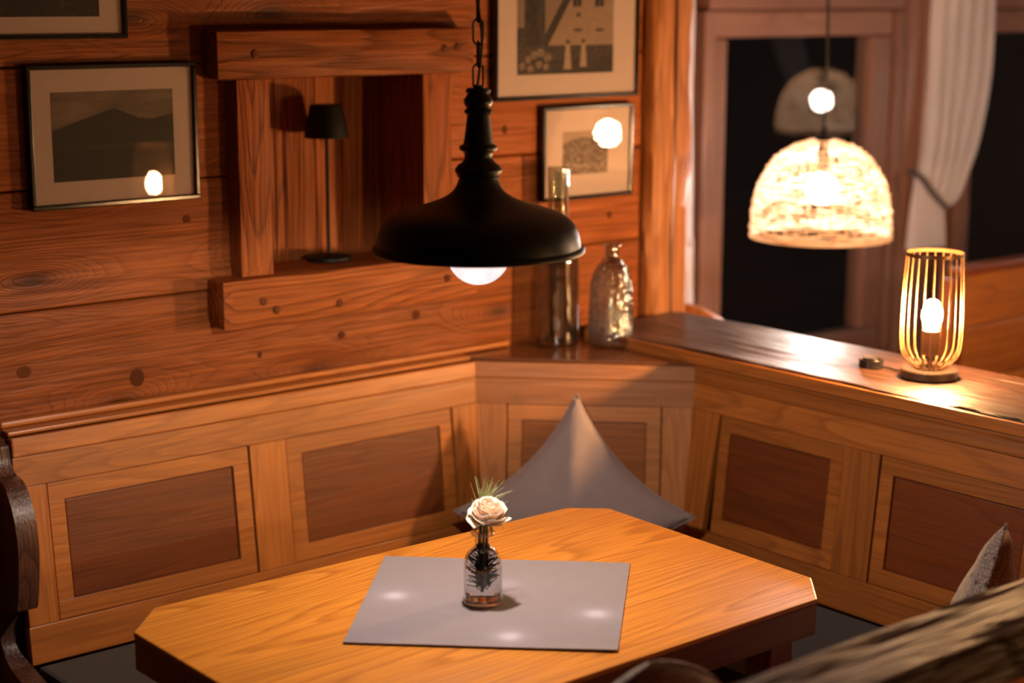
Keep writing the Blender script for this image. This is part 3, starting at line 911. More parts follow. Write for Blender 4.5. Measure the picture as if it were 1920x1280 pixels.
fern = empty('asparagus_fern', (VX, VY, VZ), label='thin green fern sprig tucked behind the rose in the glass bottle vase', cat='sprig')
sp = smooth_prof([(0.004, 0.004, 0.024), (0.004, 0.003, 0.07), (0.003, 0.003, 0.115), (0.006, 0.016, 0.150), (0.016, 0.022, 0.180)], 5)
tube('stem', sp, 0.0011, M['leaf'], fern, 6)
for (ox, oy) in ((0.005, -0.003), (-0.005, 0.002), (0.0, 0.006), (-0.003, -0.006)):
    tube('stem', smooth_prof([(ox * 1.6, oy * 1.6, 0.03), (ox, oy, 0.08), (ox * 1.2, oy * 1.2, 0.115), (ox * 0.8 + 0.003, oy * 0.8, 0.142)], 4), 0.0022, M['dark_leaf'], fern, 6)
rf = random.Random(11)
for q in range(44):
    t = rf.uniform(0.8, 1.0)
    b = Vector(sp[min(len(sp) - 1, int(t * (len(sp) - 1)))])
    b = b if b.z > 0.138 else Vector(sp[-3])
    d = (rt * rf.uniform(-0.35, 1.1) + Vector((0, 0, 1)) * rf.uniform(0.25, 1.2) + fw * rf.uniform(-0.2, 0.8)).normalized()
    L = rf.uniform(0.034, 0.060)
    bend = Vector((rf.uniform(-.3, .3), rf.uniform(-.3, .3), rf.uniform(-.1, .3))) * L * 0.4
    tube('needle', [b, b + d * L * 0.5 + bend * 0.25, b + d * L + bend * 0.6], lambda u: 0.0008 * (1 - 0.6 * u), M['needle'], fern, 4)
for q in range(150):
    z = rf.uniform(0.030, 0.094)
    rmax = 0.027 if z < 0.07 else 0.027 - (z - 0.07) * 0.55
    a = rf.uniform(0, 2 * pi)
    b = Vector((0.004 * cos(a), 0.004 * sin(a), z - 0.008))
    e = Vector((rmax * cos(a) * rf.uniform(.6, 1), rmax * sin(a) * rf.uniform(.6, 1), z + rf.uniform(-0.004, 0.014)))
    tube('needle', [b, (b + e) / 2 + Vector((0, 0, 0.003)), e], 0.0008, M['dark_leaf'], fern, 4)

# ================================================================== PENDANT LAMP
PX, PY, PZ = 1.817, 2.254, 1.381
pend = empty('pendant_lamp', (PX, PY, PZ), label='black bell-shaped metal pendant lamp on a chain above the table', cat='lamp')
s_ = 3.232e-4
def zy(r, y): return (r * s_, (1010 - y) * s_ * 1.02)
dome = smooth_prof([zy(100, 640), zy(106, 662), zy(122, 695), zy(148, 722), zy(200, 752), zy(285, 782), zy(380, 808), zy(450, 836), zy(498, 876), zy(522, 925), zy(533, 970)], 4) + \
       [zy(536, 990), zy(548, 992), zy(557, 1004), zy(557, 1016), zy(550, 1022), zy(540, 1016)]
inn = [(r - 0.0016, z - 0.0016) for r, z in reversed(smooth_prof([zy(100, 640), zy(106, 662), zy(122, 695), zy(148, 722), zy(200, 752), zy(285, 782), zy(380, 808), zy(450, 836), zy(498, 876), zy(522, 925), zy(533, 970)], 4))]
lathe('shade', dome + inn, M['black_metal'], pend, seg=80, close=True)
neckp = [zy(0.5, 192), zy(56, 192), zy(64, 200), zy(64, 210), zy(56, 220), zy(62, 232), zy(73, 246), zy(75, 262), zy(68, 282), zy(58, 292), zy(66, 297), zy(72, 305), zy(72, 314), zy(66, 320), zy(58, 326),
         zy(66, 400), zy(76, 470), zy(84, 476), zy(96, 482), zy(99, 492), zy(96, 501), zy(84, 507), zy(76, 514), zy(72, 528), zy(72, 545), zy(84, 562), zy(108, 580), zy(121, 598), zy(122, 610), zy(114, 622), zy(108, 630), zy(110, 636), zy(101, 644), zy(0.5, 648)]
lathe('turned_neck', [(r, z) for r, z in reversed(neckp)], M['black_metal'], pend, seg=48)
lathe('hanger_loop', [(0.0, 0.275), (0.006, 0.275), (0.006, 0.268), (0.0045, 0.266), (0.0045, 0.2655)][::-1], M['black_metal'], pend, seg=16)
ztop = 0.2725
# chain links
lk = []
for k2 in range(24):
    a = 2 * pi * k2 / 24
    lk.append((0.0085 * cos(a), 0, 0.0105 * sin(a) + (0.0105 if sin(a) > 0 else -0.0105)))
v, f = tube_data(lk, 0.0019, 7, True)
link_me = bpy.data.meshes.new('chain_link')
link_me.from_pydata([tuple(x) for x in v], [], f); link_me.materials.append(M['black_metal'])
link_me.polygons.foreach_set('use_smooth', [True] * len(link_me.polygons))
zc = ztop + 0.016
k2 = 0
while zc < 2.295 - PZ - 0.01:
    o = bpy.data.objects.new('chain_link', link_me); link(o, pend)
    o.location = (0, 0, zc); o.rotation_euler = (0, 0, radians(-40) + (pi / 2 if k2 % 2 else 0) + 0.2)
    zc += 0.0365; k2 += 1
tube('ceiling_hook', [(0, 0, zc - 0.03), (0, 0, 2.298 - PZ)], 0.003, M['black_metal'], pend, 8)
cp = [(-0.006 + 0.006 * sin(j * 0.9), -0.008 + 0.003 * cos(j * 1.3), 0.270 + j * 0.0366) for j in range(18)]
tube('cable', smooth_prof([p for p in cp if p[2] < 2.297 - PZ], 4), 0.0024, M['cord'], pend, 7)
bulb = lathe('bulb_globe', [(0.0536 * sin(a), -0.0536 * cos(a) - 0.006) for a in [pi * j / 28 for j in range(25)]] + [(0.019, 0.052), (0.018, 0.075)], M['globe'], pend, seg=40)
lathe('socket', [(0.0, 0.072), (0.021, 0.072), (0.021, 0.118), (0.0, 0.118)], M['black_matte'], bulb, seg=20)
lathe('bulb_core', [(0.0, 0.040), (0.010, 0.043), (0.010, 0.060), (0.0, 0.064)], M['led'], bulb, seg=14)
def lamp_light(name, kind, loc, power, col, parent, **kw):
    ld = bpy.data.lights.new(name, kind); ld.energy = power; ld.color = col
    for a, b in kw.items(): setattr(ld, a, b)
    o = bpy.data.objects.new(name, ld); o.location = loc
    return link(o, parent)
lamp_light('pendant_light', 'POINT', (0, 0, 0.018), P_PENDANT, C_PENDANT, pend, shadow_soft_size=0.016)
lamp_light('pendant_downlight', 'SPOT', (0, 0, -0.004), P_DOWN, C_PENDANT, pend, shadow_soft_size=0.02, spot_size=radians(112), spot_blend=1.0)  # extra spot added inside the pendant to keep the table bright
# narrow spot lights added in the globe imitate the bulb's bright spots on the mat
for (tx, ty) in ((1.722, 2.352), (1.915, 2.083), (1.748, 2.095), (1.90, 2.28)):
    d = Vector((tx - PX, ty - PY, TABLE_Z - PZ + 0.05))
    for (cone, pw) in ((4.2, 1.0), (7.0, 0.45), (13.0, 0.22)):
        o = lamp_light('mat_spot_light', 'SPOT', (d.x * 0.10, d.y * 0.10, -0.05), pw * P_SPOT * (0.3 if tx == 1.90 else 1), (1.0, 0.9, 0.85), pend, shadow_soft_size=0.008, spot_size=radians(cone), spot_blend=1.0)
        o.rotation_mode = 'QUATERNION'; o.rotation_quaternion = d.to_track_quat('-Z', 'Y')

# ================================================================== LAMP IN THE NICHE
nl = empty('table_lamp', (2.270, 3.378, 1.1885), label='unlit slim black table lamp standing in the wall niche', cat='lamp')
lathe('lamp_base', [(0.0, 0.0), (0.052, 0.0), (0.054, 0.003), (0.053, 0.009), (0.046, 0.012), (0.012, 0.016), (0.0, 0.016)], M['black_matte'], nl, seg=40)
lathe('stem', [(0.0, 0.014), (0.0045, 0.014), (0.0045, 0.35), (0.0, 0.35)], M['black_matte'], nl, seg=14)
lathe('lamp_shade', [(0.0005, 0.364), (0.036, 0.364), (0.0385, 0.361), (0.0525, 0.288), (0.0515, 0.288), (0.0375, 0.359), (0.0005, 0.361)], M['black_matte'], nl, seg=44)

# ================================================================== CAGE LAMP ON THE LEDGE
CX, CY = 3.168, 2.315
cage = empty('wire_cage_lamp', (CX, CY, LEDGE_Z + 0.0015), label='lit brass wire cage table lamp standing on the hewn ledge', cat='lamp')
lathe('lamp_base', [(0.0, 0.0), (0.061, 0.0), (0.0635, 0.003), (0.0635, 0.018), (0.061, 0.021), (0.0, 0.021)], M['bronze_base'], cage, seg=48)
NW = 22
wp = smooth_prof([(0.030, 0.022), (0.043, 0.030), (0.058, 0.045), (0.066, 0.065), (0.0685, 0.095), (0.0685, 0.14), (0.0670, 0.20), (0.0640, 0.255), (0.0630, 0.277)], 4)
v, f = tube_data([(r, 0, z) for r, z in wp], 0.0014, 6)
wire_me = bpy.data.meshes.new('cage_wire'); wire_me.from_pydata([tuple(x) for x in v], [], f); wire_me.materials.append(M['brass'])
wire_me.polygons.foreach_set('use_smooth', [True] * len(wire_me.polygons))
for q in range(NW):
    o = bpy.data.objects.new('cage_wire', wire_me); link(o, cage); o.rotation_euler = (0, 0, 2 * pi * q / NW + 0.05)
lathe('top_ring', [(0.0618, 0.276), (0.0646, 0.276), (0.0646, 0.284), (0.0618, 0.284)], M['brass'], cage, seg=48, close=True)
lathe('foot_ring', [(0.027, 0.0205), (0.033, 0.0205), (0.033, 0.0245), (0.027, 0.0245)], M['brass'], cage, seg=32, close=True)
lathe('socket', [(0.0, 0.020), (0.0055, 0.020), (0.0055, 0.050), (0.019, 0.052), (0.0205, 0.060), (0.0205, 0.108), (0.0, 0.108)], M['bronze_base'], cage, seg=28)
lathe('bulb', smooth_prof([(0.013, 0.109), (0.0185, 0.118), (0.0225, 0.135), (0.0215, 0.155), (0.0150, 0.170), (0.0060, 0.1765), (0.0, 0.1775)], 2), M['cage_bulb'], cage, seg=16)
cage['group'] = 'wire cage table lamps'
cage2 = copy_tree(cage); cage2.location = (3.168, 0.72, LEDGE_Z + 0.0015)
cage2['label'] = 'lit brass wire cage lamp further along the ledge, mirrored in the mountain picture'
M['cage_bulb_far'] = emis('filament_bulb_dimmed', C_CAGE, L_CAGE_FAR)
for o in cage2.children:
    if o.name.startswith('bulb'):
        o.data = o.data.copy(); o.data.materials[0] = M['cage_bulb_far']
dim = empty('dimmer_switch', (3.148, 2.463, LEDGE_Z + 0.0015), label='small round black dimmer puck on the ledge beside the cage lamp', cat='switch')
lathe('puck', [(0.0, 0.0), (0.026, 0.0), (0.028, 0.002), (0.028, 0.019), (0.026, 0.0215), (0.0, 0.0215)], M['black_gloss'], dim, seg=36)
lathe('dial', [(0.0, 0.0215), (0.020, 0.0215), (0.0205, 0.0235), (0.019, 0.025), (0.0, 0.025)], M['black_gloss'], dim, seg=30)
tube('cord', smooth_prof([(0.012, -0.024, 0.0045), (0.016, -0.045, 0.0035), (0.011, -0.066, 0.0035), (0.018, -0.0855, 0.006)], 5), 0.0024, M['cord'], dim, 7)

# ================================================================== WICKER LAMPS
def wicker(name, label, loc):
    L = empty(name, loc, label=label, cat='lamp', group='woven wicker pendant lamps')
    R, H = 0.207, 0.292
    def rad(t):                       # t 0 bottom .. 1 top
        return R * (1 - max(0.0, (t - 0.0)) ** 2.6) ** 0.5 if t < 1 else 0.0
    rnd = random.Random(5)
    vs, fs = [], []
    NR = 36
    for q in range(NR):
        a = 2 * pi * q / NR + rnd.uniform(-.03, .03)
        path = []
        for j in range(15):
            t = 0.985 * j / 14
            r = rad(t) + rnd.uniform(-.001, .001)
            b = a + rnd.uniform(-.012, .012)
            path.append((r * cos(b), r * sin(b), H * t))
        tube_data(path, 0.0022, 5, False, vs, fs)
    pdata('ribs', vs, fs, M['straw'], L, recalc=False)
    vs, fs = [], []
    rows = 21
    for q in range(rows):
        t = 0.03 + 0.95 * q / rows
        r = rad(t)
        st = rnd.uniform(0, 6.28)
        n = 132
        cut = rnd.random() < 0.5
        span = 2 * pi * (1.0 if not cut else rnd.uniform(0.72, 0.93))
        path = []
        for j in range(n):
            a = st + span * j / n
            wv_ = 0.0050 * cos(a * NR / 2 + (q % 2) * pi)
            rr2 = r + wv_ + 0.0008 * rnd.uniform(-1, 1)
            path.append((rr2 * cos(a), rr2 * sin(a), H * t + 0.0030 * sin(a * 5 + q) + 0.002 * sin(a * 11 + q * 2) + rnd.uniform(-.0006, .0006)))
        tube_data(path, rnd.choice((0.0026, 0.0032, 0.0042)), 5, not cut, vs, fs)
    w_ = pdata('weave', vs, fs, M['straw'], L, recalc=False); w_['kind'] = 'stuff'
    for zz, rr2 in ((0.0, 0.006), (0.012, 0.0035)):
        tube('rim', [(R * cos(2 * pi * j / 64), R * sin(2 * pi * j / 64), zz) for j in range(64)], rr2, M['straw'], L, 7, True)
    lathe('cap', [(0.0, 0.288), (0.028, 0.288), (0.024, 0.298), (0.008, 0.302), (0.008, 0.33), (0.0, 0.332)], M['black_matte'], L, seg=24)
    lathe('socket', [(0.0, 0.19), (0.017, 0.19), (0.017, 0.287), (0.0, 0.287)], M['black_matte'], L, seg=20)
    lathe('bulb', [(0.046 * sin(pi * j / 12), 0.142 - 0.046 * cos(pi * j / 12)) for j in range(12)] + [(0.012, 0.1895)], M['wicker_bulb'], L, seg=16)
    tube('cord', [(0, 0, 0.33), (0.004, 0, 0.5), (-0.003, 0.002, 0.75), (0, 0, 2.299 - loc[2])], 0.0042, M['cord'], L, 7)
    return L
w1 = wicker('wicker_lamp', 'lit dome-shaped wicker pendant lamp hanging in front of the window', (4.035, 3.368, 1.095))
w2 = copy_tree(w1); w2.location = (4.286, 2.035, 1.148); w2['label'] = 'lit wicker pendant lamp mirrored in the small framed picture'
M['wicker_bulb_big'] = emis('frosted_bulb_bright', (1.0, 0.65, 0.38), L_WICKER_BIG)
for o in w2.children:
    if o.name.startswith('cord'):
        o.scale.z = (2.298 - 1.148 - 0.33) / (2.299 - 1.095 - 0.33)
        o.location.z = 0.33 * (1 - o.scale.z)
    if o.name.startswith('bulb'):
        o.data = o.data.copy(); o.data.materials[0] = M['wicker_bulb_big']
w3 = copy_tree(w1); w3.location = (6.43, 2.69, 1.176); w3['label'] = 'lit wicker pendant lamp mirrored in the dark window pane'

# ================================================================== PICTURES
def picture(name, label, cx, cz, w, h, bar, pr, paint, depth=0.020, tilt=0.0, rx=150):
    """frame on the log wall; pr = print rectangle (x0,x1,z0,z1) from the centre"""
    y = WALL_Y - depth - 0.002
    p = empty(name, (cx, WALL_Y - 0.001, cz), label=label, cat='picture')
    p.rotation_euler = (tilt, 0, 0)
    yo = -0.001
    for (a, b, c, d) in ((-w / 2, w / 2, h / 2 - bar, h / 2), (-w / 2, w / 2, -h / 2, -h / 2 + bar),
                         (-w / 2, -w / 2 + bar, -h / 2 + bar, h / 2 - bar), (w / 2 - bar, w / 2, -h / 2 + bar, h / 2 - bar)):
        box('frame_bar', (a, yo - depth, c), (b, yo, d), M['black_gloss'], p, 0.002)
    box('passepartout', (-w / 2 + bar, yo - depth + 0.008, -h / 2 + bar), (w / 2 - bar, yo - depth + 0.010, h / 2 - bar), M['paper'], p, 0)
    nx, nz = rx, int(rx * (pr[3] - pr[2]) / (pr[1] - pr[0]))
    vs = [(pr[0] + (pr[1] - pr[0]) * i / nx, yo - depth + 0.0074, pr[2] + (pr[3] - pr[2]) * j / nz) for j in range(nz + 1) for i in range(nx + 1)]
    fs = [(j * (nx + 1) + i, j * (nx + 1) + i + 1, (j + 1) * (nx + 1) + i + 1, (j + 1) * (nx + 1) + i) for j in range(nz) for i in range(nx)]
    o = pdata('print', vs, fs, M['print'], p, recalc=False, smooth=False)
    at_ = o.data.color_attributes.new('ink', 'FLOAT_COLOR', 'POINT')
    asp = (pr[3] - pr[2]) / (pr[1] - pr[0])
    flat = []
    for j in range(nz + 1):
        for i in range(nx + 1):
            g = max(0.0, min(1.0, paint(i / nx, j / nz)))
            g = g ** 1.35
            flat += [0.006 + 0.66 * g, 0.003 + 0.46 * g, 0.002 + 0.33 * g, 1]
    at_.data.foreach_set('color', flat)
    box('glass', (-w / 2 + bar, yo - depth + 0.004, -h / 2 + bar), (w / 2 - bar, yo - depth + 0.0055, h / 2 - bar), M['pic_glass'], p, 0)
    return p
def nz2(x, y, s=1.0, o=0.0): return noise.noise(Vector((x * s + o, y * s, o)))
def fbm(x, y, s, o=0.0): return 0.55 * nz2(x, y, s, o) + 0.3 * nz2(x, y, s * 2.1, o + 3) + 0.15 * nz2(x, y, s * 4.3, o + 7)
def paint_mountain(u, v):
    pts = [(0, .58), (.1, .62), (.22, .68), (.34, .73), (.42, .77), (.5, .80), (.56, .775), (.64, .72), (.72, .68), (.82, .665), (.9, .69), (1, .71)]
    for (a, b), (c, d) in zip(pts, pts[1:]):
        if a <= u <= c: r = b + (d - b) * (u - a) / (c - a)
    r += 0.012 * fbm(u, 0, 22)
    if v > r:
        return 0.36 + 0.26 * fbm(u * 0.5, v * 1.6, 5, 2) + 0.12 * (v - r)
    if v > r - 0.24: return 0.035 + 0.03 * fbm(u, v, 9, 1)
    if 0.34 < v < 0.40: return 0.06 + 0.07 * nz2(u, v * 8, 12, 4)
    return 0.010 + 0.06 * max(0, fbm(u, v, 18, 9))
def paint_dark(u, v): 
    return 0.035 + 0.10 * max(0, fbm(u, v, 8, 5)) + (0.12 if abs(fbm(u, v * 0.7, 5, 1)) < 0.012 else 0)
def paint_house(u, v):
    v = v / 0.41                                                          # lower part of the print that the frame edge leaves in view
    g = 0.11 + 0.10 * fbm(u, v, 14, 2)                                    # meadow and fence
    if 0.20 < v < 0.40: g = 0.15 + 0.16 * nz2(u, v, 40, 3)
    wall_l = 0.34
    eave = 0.40 + max(0.0, (0.52 - u)) * -0.2
    if u > wall_l - 0.06 and v > 0.38:
        roof = 0.46 + (u - wall_l) * 2.6
        if v < roof and v < 1.5: g = 0.62 + 0.08 * fbm(u, v, 12, 6) - 0.06 * (abs((v * 26) % 2 - 1) < 0.12)
        elif v < roof + 0.22: g = 0.09 + 0.05 * nz2(u, v, 30, 1)
        else: g = 0.50
        for wx in (0.61, 0.845):
            if abs(u - wx) < 0.045 and 0.90 < v < 1.12: g = 0.06 if abs(u - wx) > 0.008 else 0.3
        for wx in (0.62, 0.85):
            if abs(u - wx) < 0.042 and abs(v - 0.585) < 0.022: g = 0.14
        if abs(u - 0.625) < 0.022 and abs(v - 0.785) < 0.03: g = 0.16
    elif v > 0.38:
        g = 0.13 + 0.20 * fbm(u, v, 16, 8)
        if u < 0.07 and v > 0.62: g = 0.50
        if 0.10 < u < 0.22: g *= 0.6
    for (fx, w_, b, t) in ((0.515, 0.030, 0.06, 0.40), (0.68, 0.028, 0.09, 0.41)):   # two standing people in pale dresses
        ww = w_ * (1.3 - 0.65 * (v - b) / (t - b))
        if b < v < t and abs(u - fx) < ww: g = 0.72
        if abs(u - fx) < 0.017 and t <= v < t + 0.055: g = 0.18
    if u < 0.38 and v < 0.40:                                              # people sitting in a row
        for (fx, fz, r) in ((0.05, 0.12, .034), (0.11, 0.20, .034), (0.17, 0.26, .038), (0.24, 0.29, .038), (0.31, 0.22, .038), (0.22, 0.13, .034), (0.13, 0.08, .034), (0.29, 0.10, .03)):
            if (u - fx) ** 2 + ((v - fz) * 0.7) ** 2 < r * r: g = 0.46 + 0.25 * nz2(u, v, 40, fx * 9)
    return g
def paint_village(u, v):
    r = 0.72 + 0.18 * sin(u * 3.0) * 1.0 - 0.1 * u
    if v > r: return 0.62 + 0.05 * fbm(u, v, 6)
    return 0.26 + 0.7 * fbm(u, v, 13, 4) + (0.15 if v < 0.25 else 0)
picture('mountain_picture', 'black framed old photograph of a mountain hanging left of the niche', 1.694, 1.515, 0.386, 0.292, 0.0095,
        (-0.140, 0.137, -0.091, 0.091), paint_mountain, tilt=0.0)
picture('dark_picture', 'black framed dark picture cut off at the top left corner', 1.535, 1.858, 0.39, 0.292, 0.0095,
        (-0.14, 0.135, -0.101, 0.10), paint_dark)
picture('house_picture', 'large framed old photograph of a gabled house right of the pendant chain', 2.956, 1.870, 0.486, 0.650, 0.010,
        (-0.168, 0.156, -0.262, 0.19), paint_house, rx=190)
picture('village_picture', 'small framed faded photograph hanging below the house picture', 3.026, 1.4065, 0.314, 0.240, 0.0095,
        (-0.086, 0.072, -0.056, 0.055), paint_village, tilt=radians(0.6))

# ================================================================== GLASS BOTTLES ON THE CORNER SHELF
carafe = empty('glass_carafe', (2.872, 3.243, 0.9295), label='tall clear glass carafe with a long neck on the corner shelf', cat='bottle')
co = [(0.0, 0.002), (0.048, 0.002), (0.0545, 0.006), (0.0565, 0.016)] + smooth_prof([(0.0565, 0.02), (0.0555, 0.10), (0.0550, 0.19), (0.0530, 0.235), (0.0420, 0.275), (0.0300, 0.305), (0.0260, 0.34), (0.0265, 0.40), (0.0272, 0.445)], 4) + [(0.0280, 0.450), (0.0262, 0.452)]
ci = [(r - 0.003, z + (0.012 if z < 0.03 else 0)) for r, z in reversed(co[1:-2])] + [(0.0, 0.014)]
lathe('glass_body', co + ci, M['clear'], carafe, seg=44)
bub = empty('dimpled_bottle', (2.962, 3.141, 0.9295), label='shorter clear dimpled glass bottle on the corner shelf', cat='bottle')
bo = [(0.0, 0.002), (0.046, 0.002), (0.0525, 0.008)] + smooth_prof([(0.0545, 0.016), (0.0555, 0.05), (0.0548, 0.09), (0.0530, 0.13), (0.0490, 0.170), (0.0400, 0.198), (0.0270, 0.218), (0.0185, 0.230), (0.0165, 0.245), (0.0165, 0.256)], 12) + [(0.0215, 0.2575), (0.0222, 0.2615), (0.0200, 0.2635), (0.0150, 0.2625)]
v, f = lathe_data([(max(r, 1e-4), z) for r, z in bo], 156)
vv = []
for (x, y, z) in v:
    r = math.hypot(x, y); a = math.atan2(y, x)
    if 0.010 < z < 0.215 and r > 0.02:
        row = z / 0.0125
        d = 0.0026 * sin(row * pi) * cos(a * 13 + (int(row) % 2) * pi) + 0.0014 * noise.noise(Vector((x * 90, y * 90, z * 90)))
        s = (r + d) / r
        x, y = x * s, y * s
    vv.append((x, y, z))
pdata('glass_body', vv, f, M['bubble'], bub)
bi = [(r - 0.0035, z + (0.010 if z < 0.03 else 0)) for r, z in reversed(bo[2:-4])] + [(0.0, 0.014)]
lathe('glass_inside', bi, M['bubble'], bub, seg=48)

# ================================================================== CUSHIONS
def cushion_mesh(a, T, pinch, N=30, ridge=0.0, wr=0.004, seed=0.0):
    vs, fs, idx = [], [], {}
    for side in (1, -1):
        for j in range(N + 1):
            for i in range(N + 1):
                u = -1 + 2 * i / N; v = -1 + 2 * j / N
                edge = i in (0, N) or j in (0, N)
                if edge and side == -1:
                    idx[(side, i, j)] = idx[(1, i, j)]; continue
                x = a * u * (1 - pinch * (1 - v * v) * abs(u) ** 1.5)
                y = a * v * (1 - pinch * (1 - u * u) * abs(v) ** 1.5)
                th = T * max(0.0, (1 - u * u) * (1 - v * v)) ** 0.42
                th *= 0.8 + 0.2 * (1 - max(abs(u), abs(v)))
                w_ = wr * (noise.noise(Vector((x * 11 + seed, y * 11, side * 3))) + 0.5 * noise.noise(Vector((x * 26, y * 26 + seed, side))))
                z = side * (th + w_ * min(1, th / T * 2)) + 0.003 * side * (0 if edge else 1)
                if ridge and side == 1:
                    # a fold running from the middle to the (+,+) corner
                    dgl = (u - v) / sqrt(2); al = (u + v) / sqrt(2)
                    z += ridge * exp(-(dgl / 0.16) ** 2) * max(0, min(1, (al + 0.1) * 1.4)) * max(0, 1.35 - al)
                idx[(side, i, j)] = len(vs); vs.append(Vector((x, y, z)))
    for side in (1, -1):
        for j in range(N):
            for i in range(N):
                q = [idx[(side, i, j)], idx[(side, i + 1, j)], idx[(side, i + 1, j + 1)], idx[(side, i, j + 1)]]
                fs.append(q if side == 1 else q[::-1])
    return vs, fs
def cushion(name, label, mat, centre, normal_az, lean, spin, a, T, pinch, ridge=0.0, seed=0.0, floor_z=SEAT_Z + 0.003, group=None):
    """stands on the seat: local z of the pillow -> horizontal direction normal_az, leaning back"""
    vs, fs = cushion_mesh(a, T, pinch, ridge=ridge, seed=seed)
    n = Vector((cos(normal_az), sin(normal_az), 0))
    s = Vector((-n.y, n.x, 0))
    u = Vector((0, 0, 1))
    n2 = (n * cos(lean) + u * sin(lean)); u2 = (u * cos(lean) - n * sin(lean))
    out = []
    for p in vs:
        x = p.x * cos(spin) - p.y * sin(spin); y = p.x * sin(spin) + p.y * cos(spin)
        q = s * x + u2 * y + n2 * p.z
        w = q + Vector(centre)
        lim = floor_z
        if w.z < lim + 0.02:                  # the cover squashes on the seat
            over = lim + 0.02 - w.z
            w.z = lim + 0.02 * exp(-over / 0.06) + 0.0
            q = w - Vector(centre) + n * over * 0.25
        out.append(q)
    zmin = min(q.z for q in out)
    base = Vector(centre)
    root = empty(name, (base.x, base.y, base.z + zmin), label=label, cat='cushion', group=group)
    o = pdata('cover', [q - Vector((0, 0, zmin)) for q in out], fs, mat, root)
    # piped seam around the edge
    N = 30
    ring = [i for i in range(N + 1)] + [j * (N + 1) + N for j in range(1, N + 1)] + [N * (N + 1) + i for i in range(N - 1, -1, -1)] + [j * (N + 1) for j in range(N - 1, 0, -1)]
    tube('seam', [out[k] - Vector((0, 0, zmin)) for k in ring], 0.0022, mat, root, 6, True)
    return root
cushion('grey_cushion', 'plain grey linen cushion standing on its corner in the bench corner', M['grey_linen'], (2.665, 2.945, 0.590), radians(225), radians(14), radians(45), 0.205, 0.068, 0.20, ridge=0.022, seed=2.0)
cushion('knit_cushion', 'grey knitted cushion with its corner up behind the foreground partition at right', M['knit'], (2.43, 1.665, 0.675), radians(118), radians(12), radians(30), 0.205, 0.060, 0.10, seed=5.0)
cushion('knit_cushion', 'grey knitted cushion at the bottom edge in front of the table', M['knit'], (1.56, 1.60, 0.695), radians(90), radians(10), radians(45), 0.165, 0.07, -0.30, seed=9.0)

# ================================================================== CURTAINS
def curtain(name, label, rows, tail, y, ty=None, fold=0.018, nf=5, axis='x', sign=1):
    """rows: (z, a, b) from the top down, a/b the two edges; tail the rows under the tie"""
    c = empty(name, (0, 0, 0), label=label, cat='curtain')
    allr = rows
    x0 = (rows[-1][1] + rows[-1][2]) / 2
    if axis == 'x': c.location = (x0, y, tail[-1][0])
    else: c.location = (y, x0, tail[-1][0])
    def sheet(nm, rr, seed):
        rr = smooth_prof(rr, 6)
        nx = 64
        vs, fs = [], []
        for (z, a, b) in rr:
            for i in range(nx + 1):
                t = i / nx
                w_ = (b - a)
                d = fold * sin(t * nf * 2 * pi + seed + 0.6 * sin(z * 4)) * (0.5 + 0.5 * min(1, abs(w_) / 0.25)) + 0.004 * sin(t * 37 + z * 9)
                p = a + w_ * t
                q = (p - x0, d, z - tail[-1][0]) if axis == 'x' else (sign * d, p - x0, z - tail[-1][0])
                vs.append(q)
        m = len(rr)
        for j in range(m - 1):
            for i in range(nx):
                k_ = j * (nx + 1) + i
                fs.append((k_, k_ + 1, k_ + nx + 2, k_ + nx + 1))
        o = pdata(nm, vs, fs, M['white_cloth'], c, recalc=False)
        o.modifiers.new('thickness', 'SOLIDIFY').thickness = 0.002
        return o
    sheet('drape', rows, 0.3)
    sheet('tail', tail, 1.4)
    return c
cur = curtain('curtain', 'white curtain tied back between the two windows',
              [(2.28, 5.30, 5.68), (1.789, 5.301, 5.679), (1.51, 5.291, 5.664), (1.26, 5.272, 5.606), (1.15, 5.250, 5.555), (1.06, 5.243, 5.505), (1.02, 5.30, 5.425)],
              [(1.16, 5.246, 5.29), (1.06, 5.236, 5.395), (0.99, 5.232, 5.415), (0.875, 5.226, 5.432)], 3.935)
bz = cur.location
tube('tieback', smooth_prof([(5.235 - bz.x, 0.03, 1.165 - bz.z), (5.245 - bz.x, -0.02, 1.150 - bz.z), (5.31 - bz.x, -0.032, 1.085 - bz.z), (5.39 - bz.x, -0.03, 1.030 - bz.z), (5.43 - bz.x, 0.0, 1.022 - bz.z)], 5), 0.011, M['tie'], cur, 8)
tube('curtain_rod', [(5.22 - bz.x, 0, 2.285 - bz.z), (5.75 - bz.x, 0, 2.285 - bz.z)], 0.010, W_window('x'), cur, 10)
cl = curtain('curtain', 'narrow strip of white curtain showing beside the timber post',
             [(2.28, 3.86, 4.086), (1.79, 3.90, 4.078), (1.50, 3.90, 4.068), (1.3, 3.90, 4.072), (1.0, 3.92, 4.088)], [(1.02, 3.95, 4.092), (0.92, 3.96, 4.094), (0.80, 3.97, 4.102)], 3.95, fold=0.012, nf=3)
bz = cl.location
tube('curtain_rod', [(3.80 - bz.x, 0, 2.285 - bz.z), (4.12 - bz.x, 0, 2.285 - bz.z)], 0.010, W_window('x'), cl, 10)
c2 = curtain('curtain', 'white curtain on the far wall mirrored in the dark window pane',
             [(2.28, 0.98, 1.24), (1.79, 1.00, 1.25), (1.5, 1.05, 1.30), (1.2, 1.25, 1.46), (0.98, 1.46, 1.60), (0.93, 1.50, 1.60)],
             [(0.95, 1.50, 1.60), (0.75, 1.46, 1.66), (0.45, 1.30, 1.60)], 7.93, axis='y', fold=0.015, nf=4)
bz = c2.location
tube('curtain_rod', [(0, 0.9 - bz.y, 2.285 - bz.z), (0, 1.35 - bz.y, 2.285 - bz.z)], 0.010, W_window('y'), c2, 10)

